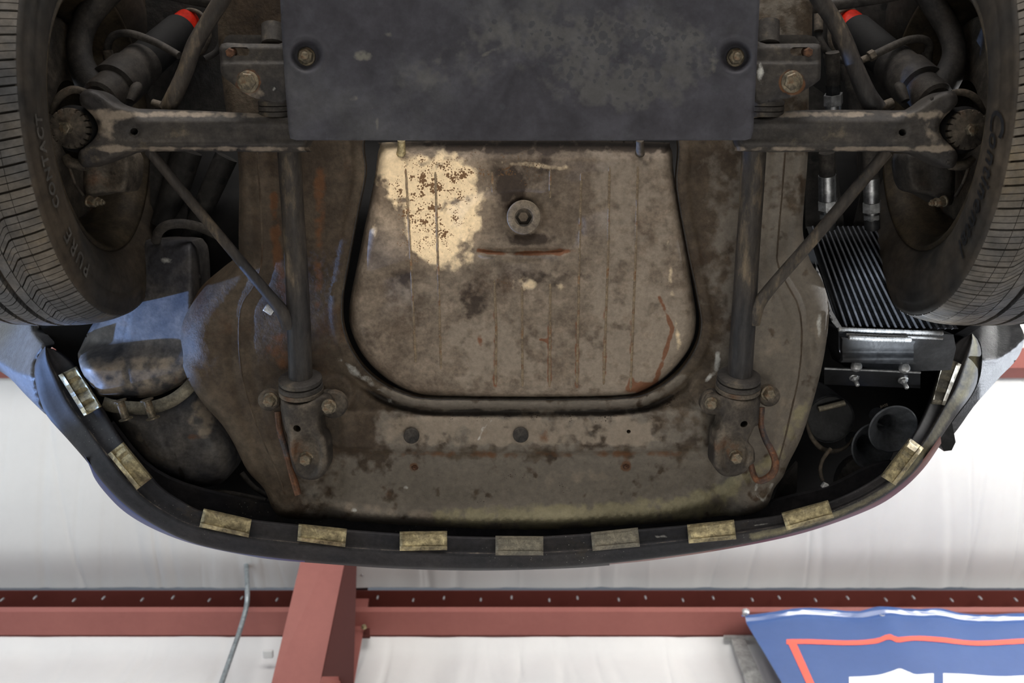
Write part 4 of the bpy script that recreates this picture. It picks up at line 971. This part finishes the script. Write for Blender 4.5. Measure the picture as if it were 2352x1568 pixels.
def lo_z(px, py):
    d = dist(px, py, loo, True)
    return 1.445 + roll(d, 60, .06) - .012 * g2(px, py, 330, 1040, 70, 70) - .006 * g2(px, py, 460, 1020, 50, 60) + .001 * bell(px - np.interp(py, [930, 1010, 1120], [345, 375, 420]), 3)
sheet('reservoir_half', loo, lo_z, M['plastic'], res, step=5.5, thick=.04, attrs=dict(pale=lambda px, py: .7 * g2(px, py, 470, 960, 40, 60) + .4 * g2(px, py, 330, 990, 60, 50), rust=lambda px, py: .55 * g2(px, py, 445, 1002, 24, 12), dark=lambda px, py: .8 * bell(dist(px, py, [(400, 1042), (408, 1060), (420, 1095)]), 5) + .5 * bell(dist(px, py, loo, True), 14)), label='rounded lower half of the reservoir')
bs = curve([(236, 925, 1.45), (260, 932, 1.443), (300, 936, 1.437), (345, 936, 1.434), (390, 922, 1.436), (425, 898, 1.44), (452, 868, 1.455)], 6)
rows = []
for t in (-15, -14, 14, 15):
    r_ = []
    for i, (x, y, z) in enumerate(bs):
        a = bs[min(i + 1, len(bs) - 1)][:2] - bs[max(i - 1, 0)][:2]; a = a / np.linalg.norm(a); nx_, ny_ = -a[1], a[0]
        r_.append(P(x + nx_ * t, y + ny_ * t, z + (.003 if abs(t) > 14 else 0)))
    rows.append(r_)
grid_strip('strap', rows, M['clipgrey'], res, label='rusted metal strap around the reservoir')
for (x, y) in ((281, 940), (343, 938)):
    mm = mpp(x, y, 1.42); a = P(x - 6, y - 20, 1.420); b = P(x + 8, y + 22, 1.420); d = b - a; L = np.linalg.norm(d)
    lathe('roller', [(-.001, 15 * mm), (.001, 15 * mm), (.002, 9 * mm), (L - .002, 9 * mm), (L - .001, 16 * mm), (L + .001, 16 * mm)], a, d, M['bolt'], res, seg=24, label='metal roller of the strap clamp')
ptube('filler_hose', [(358, 552, 1.50), (366, 530, 1.48), (388, 516, 1.47), (425, 514, 1.48), (465, 524, 1.50), (500, 540, 1.52)], 11, M['hose'], res, seg=16)
ptube('cable', [(555, 1085, 1.5), (575, 1110, 1.5), (600, 1130, 1.5), (640, 1150, 1.5)], 6, M['hose'], car, seg=10)
ptube('cable', [(450, 1128, 1.48), (520, 1132, 1.48), (610, 1150, 1.48)], 7, M['hose'], car, seg=10)
sheet('splash_panel', [(84, 734), (150, 734), (168, 775), (176, 840), (150, 815), (118, 796), (96, 772)], 1.66, M['arch'], car, step=8, thick=.003, label='dark splash panel behind the left wheel arch corner')
bolt(147, 762, 1.655, 4.5, M['rustbolt'], car, washer=1.4, h=.3, name='screw')

# --- bumper valance
OUT = curve([(103, 796), (86, 820), (79, 845), (82, 880), (94, 925), (112, 960), (155, 1008), (200, 1060), (240, 1112), (288, 1160), (345, 1200), (420, 1238), (500, 1261), (600, 1277), (750, 1292), (900, 1301), (1050, 1306), (1200, 1306), (1350, 1298), (1500, 1282), (1650, 1260), (1800, 1229), (1900, 1200), (2000, 1158), (2062, 1118), (2105, 1078), (2150, 1020), (2195, 955), (2232, 905), (2250, 860), (2254, 810), (2246, 782), (2234, 766)], 8)
INN = curve([(106, 797), (128, 804), (160, 826), (182, 850), (208, 890), (240, 945), (280, 1012), (340, 1085), (368, 1118), (415, 1150), (470, 1176), (580, 1194), (690, 1206), (800, 1217), (920, 1226), (1050, 1232), (1200, 1234), (1350, 1226), (1480, 1215), (1580, 1206), (1690, 1196), (1800, 1181), (1905, 1152), (1990, 1112), (2048, 1068), (2092, 1008), (2118, 960), (2145, 890), (2162, 830), (2178, 804), (2200, 783), (2220, 771), (2232, 766)], 8)
n_ = 160
def reparam(c, n):
    d = np.concatenate([[0], np.cumsum(np.linalg.norm(np.diff(c, axis=0), axis=1))]); t = np.linspace(0, d[-1], n)
    return np.column_stack([np.interp(t, d, c[:, 0]), np.interp(t, d, c[:, 1])])
o_, i_ = reparam(OUT, n_), reparam(INN, n_)
prof = [(-.025, 1.58), (-.02, 1.400), (-.01, 1.352), (.02, 1.346), (.06, 1.344), (.12, 1.347), (.30, 1.350), (.44, 1.349), (.50, 1.343), (.56, 1.341), (.62, 1.345), (.80, 1.349), (.93, 1.352), (.98, 1.357), (1.0, 1.364), (1.002, 1.378)]
def rise(py): return .16 * sm(1090, 850, np.asarray(py, float))
rows = []; a1 = []; a2 = []; a3 = []
for t, z in prof:
    q = i_ + (o_ - i_) * t; rows.append(P(q[:, 0], q[:, 1], z + rise((o_[:, 1] + i_[:, 1]) / 2)))
    s = np.arange(n_) / n_
    a1 += list(np.where(s > .7, .62 * bell(np.array([t] * n_) - .75, .25), .25 * bell(np.array([t] * n_) - .6, .1) * (s < .3)))
    a2 += list(.45 * bell(np.array([t] * n_) - .5, .05))
    a3 += list(np.where((np.abs(s - .72) < .01) | (np.abs(s - .63) < .006), .5 * (abs(t - .25) < .12), 0))
bump_ = grid_strip('bumper', rows, M['bumper'], car, attrs=dict(olive=a1, pale=a2, white=a3), label='black U-shaped front bumper edge')
CL = [[(135, 861), (176, 841), (233, 933), (194, 955)], [(248, 1042), (283, 1015), (350, 1097), (315, 1124)], [(458, 1209), (468, 1168), (578, 1193), (571, 1233)], [(683, 1241), (686, 1203), (797, 1215), (793, 1255)], [(918, 1264), (918, 1221), (1027, 1220), (1027, 1262)], [(1138, 1274), (1138, 1231), (1248, 1232), (1248, 1274)], [(1361, 1264), (1357, 1223), (1465, 1212), (1470, 1254)], [(1582, 1247), (1578, 1205), (1686, 1194), (1691, 1237)], [(1807, 1217), (1795, 1178), (1902, 1149), (1915, 1187)], [(2056, 1114), (2023, 1093), (2089, 1006), (2121, 1029)], [(2169, 930), (2138, 927), (2166, 817), (2207, 836)]]
for k, c in enumerate(CL):
    c = np.array(c, float)   # outer-left, inner-left, inner-right, outer-right
    if k == 0 or k == 1: c = np.array([c[0], c[1], c[2], c[3]])
    cr = [(1.0, 1.345), (.99, 1.338), (.86, 1.3365), (.80, 1.334), (.76, 1.3375), (.45, 1.339), (.14, 1.3375), (.08, 1.334), (.02, 1.338), (0, 1.343)]
    rws = []
    for t, z in cr:
        a = c[1] + (c[0] - c[1]) * t; b = c[2] + (c[3] - c[2]) * t; ss = np.linspace(0, 1, 12)[:, None]
        q = a + (b - a) * ss; qc = (c[0] + c[1]) / 2 + ((c[2] + c[3]) / 2 - (c[0] + c[1]) / 2) * ss; ni = [int(np.argmin(((i_ + o_) / 2 - p_)[:, 0] ** 2 + ((i_ + o_) / 2 - p_)[:, 1] ** 2)) for p_ in qc]; rws.append(P(q[:, 0], q[:, 1], z - .002 + rise(((o_ + i_) / 2)[ni, 1]) - (.004 if k in (0, 10) else 0)))
    cl = grid_strip('clip', rws, M['clipgrey'] if k in (5, 6, 10) else M['clip'], bump_, smooth=False)
    sol = cl.modifiers.new('s', 'SOLIDIFY'); sol.thickness = .0015; sol.offset = 0
    try: cl.data.set_sharp_from_angle(angle=math.radians(25))
    except Exception: pass
    if k in (2, 4, 7, 8):
        m_ = c.mean(0); p = P(m_[0], m_[1], 1.3382)
        # a ring punched in the clip, joined into the clip's own mesh is not needed: it is a small dimple
        lathe('rivet', [(.0, .0042), (-.0006, .0040), (-.0008, .0032), (-.0002, .003), (0, 0)], p, (0, 0, 1), cl.data.materials[0], bump_, seg=18)
# inner lip and dark liner between pan and bumper
LI = np.vstack([INN[40:-20][::-1], np.array([(240, 905), (250, 960), (330, 1075), (420, 1110), (560, 1140), (640, 1150), (700, 1180), (1200, 1205), (1700, 1180), (1770, 1140), (1990, 1070), (2080, 960)])])
sheet('bumper_liner', curve([(255, 970), (330, 1062), (420, 1112), (560, 1148), (640, 1160), (720, 1188), (1200, 1210), (1660, 1185), (1780, 1150), (1900, 1120), (1985, 1078), (2030, 1062), (2052, 1066), (1990, 1116), (1905, 1156), (1800, 1185), (1580, 1210), (1350, 1230), (1200, 1238), (920, 1230), (690, 1212), (560, 1196), (460, 1176), (400, 1148), (350, 1104), (290, 1030)], 3, True), lambda px, py: 1.43 + 0 * px, M['bumper'], car, step=9, thick=.01, label='dark inner panel of the bumper')
# glossy bumper bodywork that shows past the edge
def skin(name, a, b, mat, z0, z1, lab):
    a = curve(a, 6); b = curve(b, 6); a, b = reparam(a, 60), reparam(b, 60); rw = []
    for t in np.linspace(0, 1, 7):
        q = a + (b - a) * math.sin(t * math.pi / 2); rw.append(P(q[:, 0], q[:, 1], z0 + (z1 - z0) * (1 - math.cos(t * math.pi / 2))))
    return grid_strip(name, rw, mat, car, label=lab)
skin('bumper_bodywork', [(190, 1040), (225, 1090), (270, 1140), (320, 1180), (380, 1215), (460, 1245), (600, 1275), (700, 1286)], [(206, 1066), (216, 1096), (245, 1135), (290, 1178), (360, 1218), (455, 1252), (600, 1281), (700, 1291)], M['navy'], 1.37, 1.45, 'bodywork strip beyond the bumper edge, coloured with a dark blue reflection')
skin('bumper_bodywork', [(700, 1285), (900, 1298), (1100, 1303), (1300, 1298), (1400, 1290)], [(700, 1291), (900, 1305), (1100, 1310), (1300, 1305), (1400, 1298)], M['bumper'], 1.37, 1.45, 'black glossy strip beyond the bumper edge')
skin('red_strip', [(1400, 1290), (1500, 1280), (1650, 1256), (1800, 1224), (1900, 1192), (2000, 1152), (2060, 1112), (2110, 1068), (2160, 1000)], [(1400, 1296), (1500, 1286), (1650, 1264), (1800, 1235), (1905, 1205), (2010, 1164), (2072, 1124), (2122, 1075), (2162, 1018)], M['lens'], 1.37, 1.45, 'dark red and amber strip beyond the bumper edge')
sheet('wing_fin', [(2150, 1000), (2185, 960), (2195, 1015), (2186, 1034), (2168, 1036)], 1.48, M['cooler'], car, step=8, thick=.02)
# wing corners (textured lips in front of the wheels)
fl = curve([(-60, 690), (60, 700), (76, 738), (80, 762), (96, 782), (106, 797), (90, 815), (80, 838), (80, 868), (92, 925), (106, 952), (60, 908), (20, 866), (-20, 842), (-60, 820)], 3, True)
def fl_z(px, py):
    ln = np.array([(-60, 800), (0, 832), (40, 856), (80, 868)], float); yl = np.interp(px, ln[:, 0], ln[:, 1])
    z = 1.50 + .0009 * np.clip(yl - py, 0, 300) * 1.0 + .0009 * np.clip(py - yl, 0, 100)
    return z + roll(dist(px, py, fl, True), 10, .01) + .0015 * np.clip(100 - px, 0, 200)
sheet('wing_corner', fl, fl_z, M['flare'], car, step=6, thick=.03, label='blue-grey textured wing corner behind the left end of the bumper')
fr = curve([(2262, 700), (2262, 738), (2240, 758), (2210, 776), (2234, 768), (2250, 785), (2256, 815), (2252, 862), (2234, 906), (2196, 958), (2150, 1024), (2175, 1012), (2200, 985), (2236, 934), (2272, 893), (2300, 862), (2328, 834), (2346, 805), (2353, 770), (2346, 735), (2420, 700)], 3, True)
def fr_z(px, py):
    yl = np.interp(px, [2250, 2290, 2320, 2350, 2420], [828, 824, 806, 778, 740])
    z = 1.50 + .0012 * np.clip(yl - py, 0, 300) + .0004 * np.clip(py - yl, 0, 300)
    return z + .0007 * np.clip(px - 2250, 0, 200) - .003 * bell(py - yl, 5)
sheet('wing_corner', fr, fr_z, M['flare'], car, step=6, thick=.03, label='grey textured wing corner behind the right end of the bumper')

# --- oil cooler
def CK(u, v):   # u across, v from the far top end (0) to the near bottom end (1)
    tl, tr, br, bl = np.array([1852, 520]), np.array([2045, 520]), np.array([2196, 756]), np.array([1926, 752])
    q = (tl * (1 - u) + tr * u) * (1 - v) + (bl * (1 - u) + br * u) * v; return q
zt_, zb_ = 1.57, 1.435
def CP(u, v, lift=0.0): 
    # perspective-correct along v
    ww = (v / zt_) / (v / zt_ + (1 - v) / zb_) if False else v
    q = CK(u, ww); z = 1 / ((1 - ww) / zt_ + ww / zb_); return P(q[0], q[1], z - lift)
cool = grid_strip('oil_cooler', [[CP(u, v, -.03) for u in np.linspace(0, 1, 8)] for v in np.linspace(0, 1, 10)], M['cooler'], car, label='black finned oil cooler in front of the right wheel')
NB = 16
for k in range(NB):
    u = .07 + .90 * k / (NB - 1)
    a, b = CP(u, .0), CP(u, .995); w2 = (CP(u + .0045, .5) - CP(u, .5)); w3 = np.array([0, .003, .014])
    tube('cooler_bar', [a + (b - a) * j / 5 + [0, 0, -.001] for j in range(6)], .0021, M['coolbar'], cool, seg=8, interp=False)
V = []; F = []
for k in range(NB):
    u0 = .07 + .90 * k / (NB - 1) + .008; u1 = u0 + .90 / (NB - 1) - .016
    nz_ = 110
    for i in range(nz_):
        v = i / nz_; ua, ub = (u0, u1)
        p = [CP(ua, v, -.002), CP(ub, v, -.002), CP(ub, v + .5 / nz_, -.010), CP(ua, v + .5 / nz_, -.010)]
        n0 = len(V); V += p; F.append((n0, n0 + 1, n0 + 2, n0 + 3))
mk('fins', V, F, M['cooler'], cool, smooth=False, kind='stuff')
sheet('cooler_flange', [(1872, 600), (1888, 640), (1912, 715), (1934, 752), (1922, 752), (1910, 738), (1880, 660)], lambda px, py: 1.52 - (py - 600) * .0006, M['alu'], cool, step=5, thick=.002, label='bare metal side flange')
def bead(name, pts, r, parent, n):
    q = resample(np.array(pts, float)[:, :2], 3, False); z = np.interp(q[:, 0], [p[0] for p in pts], [p[2] for p in pts])
    rr = [r * (1 + .28 * abs(math.sin(i * 3 / 7.0 * math.pi))) for i in range(len(q))]
    return ptube(name, np.column_stack([q, z]), rr, M['weld'], parent, n=1, interp=False, seg=10)
bead('weld_bead', [(1926, 756, 1.425), (2050, 761, 1.425), (2165, 765, 1.425)], 4.5, cool, 0)
bead('weld_bead', [(1944, 768, 1.42), (2060, 773, 1.42), (2165, 777, 1.42)], 2.8, cool, 0)
bead('weld_bead', [(1950, 775, 1.405), (2020, 779, 1.405), (2092, 780, 1.405)], 5, cool, 0)
sheet('end_tank', [(1926, 758), (2190, 768), (2196, 800), (2184, 850), (2100, 852), (1940, 842), (1926, 800)], lambda px, py: 1.43 + .0004 * (py - 760), M['cooler'], cool, step=8, thick=.06)
bk = curve([(1935, 779), (1948, 776), (2090, 780), (2098, 792), (2098, 830), (2094, 836), (1944, 832), (1936, 826)], 2, True)
sheet('cooler_bracket', bk, lambda px, py: 1.412 - .010 * bell(py - 824, 10) + .004 * sm(800, 812, py), M['cooler'], cool, step=5, thick=.01)
st = grid_strip('support_strip', [[P(x, y + (x - 1893) * .038, z) for x in np.linspace(1893, 2114, 14)] for y, z in ((843, 1.440), (844, 1.436), (849, 1.435), (850, 1.437), (882, 1.475), (883, 1.48))], M['cooler'], cool, smooth=False, label='black folded support strip')
ptube('strip_edge', [(1893, 846, 1.434), (2000, 850, 1.434), (2114, 855, 1.434)], 3.2, M['alu'], cool, seg=8, label='bright cut edge of the strip')
for (x, y) in ((1962, 866), (2074, 872)):
    bolt(x, y, 1.452, 9, M['silver'], cool, ax=(.05, .55, -.8), washer=1.3, h=.45, stud=1.9, label='bright zinc nut on a stud')
for (x, y) in ((1966, 842), (2076, 846)):
    lathe('bolt_head', [(0, .009), (.004, .009), (.008, .006), (.009, 0)], P(x, y, 1.432), (0, -.5, -1), M['silver'], cool, seg=18)
# --- cooler hoses and fittings
def fitting(x, segs, lab):
    h = None
    for (y0, y1, r, mt, sg, nm) in segs:
        z0 = 1.50 + (y0 - 400) * .0002; z1 = 1.50 + (y1 - 400) * .0002
        o = ptube(nm, [(x[0] + (y0 - 400) * x[1], y0, z0), (x[0] + (y1 - 400) * x[1], y1, z1)], r, M[mt], h if h else car, seg=sg, flat=(sg == 6), interp=False)
        if h is None: h = o; o['label'] = lab
    return h
fitting((1900, .02), [(350, 404, 18, 'hose', 20, 'oil_hose'), (402, 458, 20, 'alu', 28, 'sleeve'), (459, 480, 22, 'silver', 6, 'hex_nut'), (480, 490, 12, 'alu', 16, 'neck'), (489, 500, 19, 'alu', 6, 'hex_nut'), (499, 525, 17, 'cooler', 20, 'port')], 'black oil hose with aluminium fitting, nearer the frame rail')
fitting((2001, .02), [(335, 408, 18, 'hose', 20, 'oil_hose'), (407, 462, 18, 'alu', 28, 'sleeve'), (463, 485, 21, 'silver', 6, 'hex_nut'), (485, 492, 12, 'alu', 16, 'neck'), (491, 502, 19, 'alu', 6, 'hex_nut'), (501, 525, 17, 'cooler', 20, 'port')], 'black oil hose with aluminium fitting, nearer the right wheel')
fitting((1916, .012), [(120, 195, 16, 'hose', 20, 'oil_hose'), (193, 216, 17, 'cooler', 6, 'collar'), (216, 240, 22, 'silver', 6, 'hex_nut'), (239, 262, 18, 'alu', 24, 'sleeve')], 'black oil hose with bright hex nut above the right control arm')
ptube('oil_hose', [(1940, 140, 1.50), (1955, 200, 1.50), (1965, 255, 1.50)], 14, M['hose'], car, seg=16)
# --- horns, fan housing, bits in the right corner
def horn(c, z, r, tilt, lab):
    mm = mpp(c[0], c[1], z)
    return lathe('horn', [(-.004, (r + 1) * mm), (-.006, (r - 2) * mm), (-.003, (r - 4) * mm), (.002, (r - 9) * mm), (.010, (r * .62) * mm), (.018, (r * .42) * mm), (.03, (r * .36) * mm), (.06, r * .32 * mm), (.06, .0)], P(c[0], c[1], z), tilt, M['horn'], car, seg=56, cap=False, label=lab)
h1 = horn((2049, 983), 1.43, 57, (-.05, -.1, 1), 'black trumpet horn beside the right end of the bumper')
h2 = horn((2002, 1024), 1.47, 54, (-.2, .1, 1), 'black trumpet horn half hidden behind the other horn')
def txt_flat(txt, size, o, rot, mat, parent, name='lettering'):
    cu = bpy.data.curves.new('t', 'FONT'); cu.body = txt; cu.size = size; cu.align_x = 'CENTER'
    to = bpy.data.objects.new('t', cu); COL.objects.link(to); dg = bpy.context.evaluated_depsgraph_get()
    me = bpy.data.meshes.new_from_object(to.evaluated_get(dg))
    V = [np.array([v.co.x * math.cos(rot) - v.co.y * math.sin(rot), -(v.co.x * math.sin(rot) + v.co.y * math.cos(rot)), 0]) + o for v in me.vertices]
    F = [tuple(p.vertices) for p in me.polygons]; bpy.data.objects.remove(to); bpy.data.curves.remove(cu); bpy.data.meshes.remove(me)
    return mk(name, V, F, mat, parent, smooth=False)
txt_flat('BASS', .006, P(2031, 934, 1.421), .35, M['cast'], h1)
mm = mpp(1905, 960, 1.5)
fan = lathe('canister', [(0, 52 * mm), (-.003, 55 * mm), (.0, 57 * mm), (.01, 57 * mm), (.10, 57 * mm)], P(1906, 962, 1.50), (0, 0, 1), M['cooler'], car, seg=48, label='dark round canister beside the floor pan')
ptube('band', [(1852, 965, 1.50), (1862, 1000, 1.49), (1885, 1028, 1.49), (1910, 1036, 1.49), (1940, 1028, 1.49), (1960, 1005, 1.50)], [3, 5, 6, 6, 4, 3], M['cast'], fan, seg=10)
ptube('label_strip', [(1880, 940, 1.492), (1940, 925, 1.492)], [7, 7], M['clipgrey'], fan, seg=6)
ptube('wire', [(1908, 1030, 1.47), (1890, 1055, 1.46), (1884, 1080, 1.45), (1890, 1105, 1.44)], 4.5, M['cast'], car, seg=10, label='pale wire ending in a white connector')
box('connector', P(1896, 1116, 1.44), (.012, .010, .010), M['vinyl'], car, bev=.0015, rot=Matrix.Rotation(.5, 4, 'Z'), label='white plastic connector')
sheet('lamp_housing', curve([(1925, 1100), (1945, 1065), (1985, 1048), (2040, 1060), (2045, 1090), (1990, 1112), (1930, 1130)], 3, True), lambda px, py: 1.52 - .02 * g2(px, py, 1985, 1085, 50, 40), M['plastic'], car, step=8, thick=.02, label='grey dusty housing behind the horns')
sheet('side_panel', [(1798, 1100), (1832, 1062), (1830, 1130), (1780, 1150)], 1.47, M['arch'], car, step=8, thick=.01)
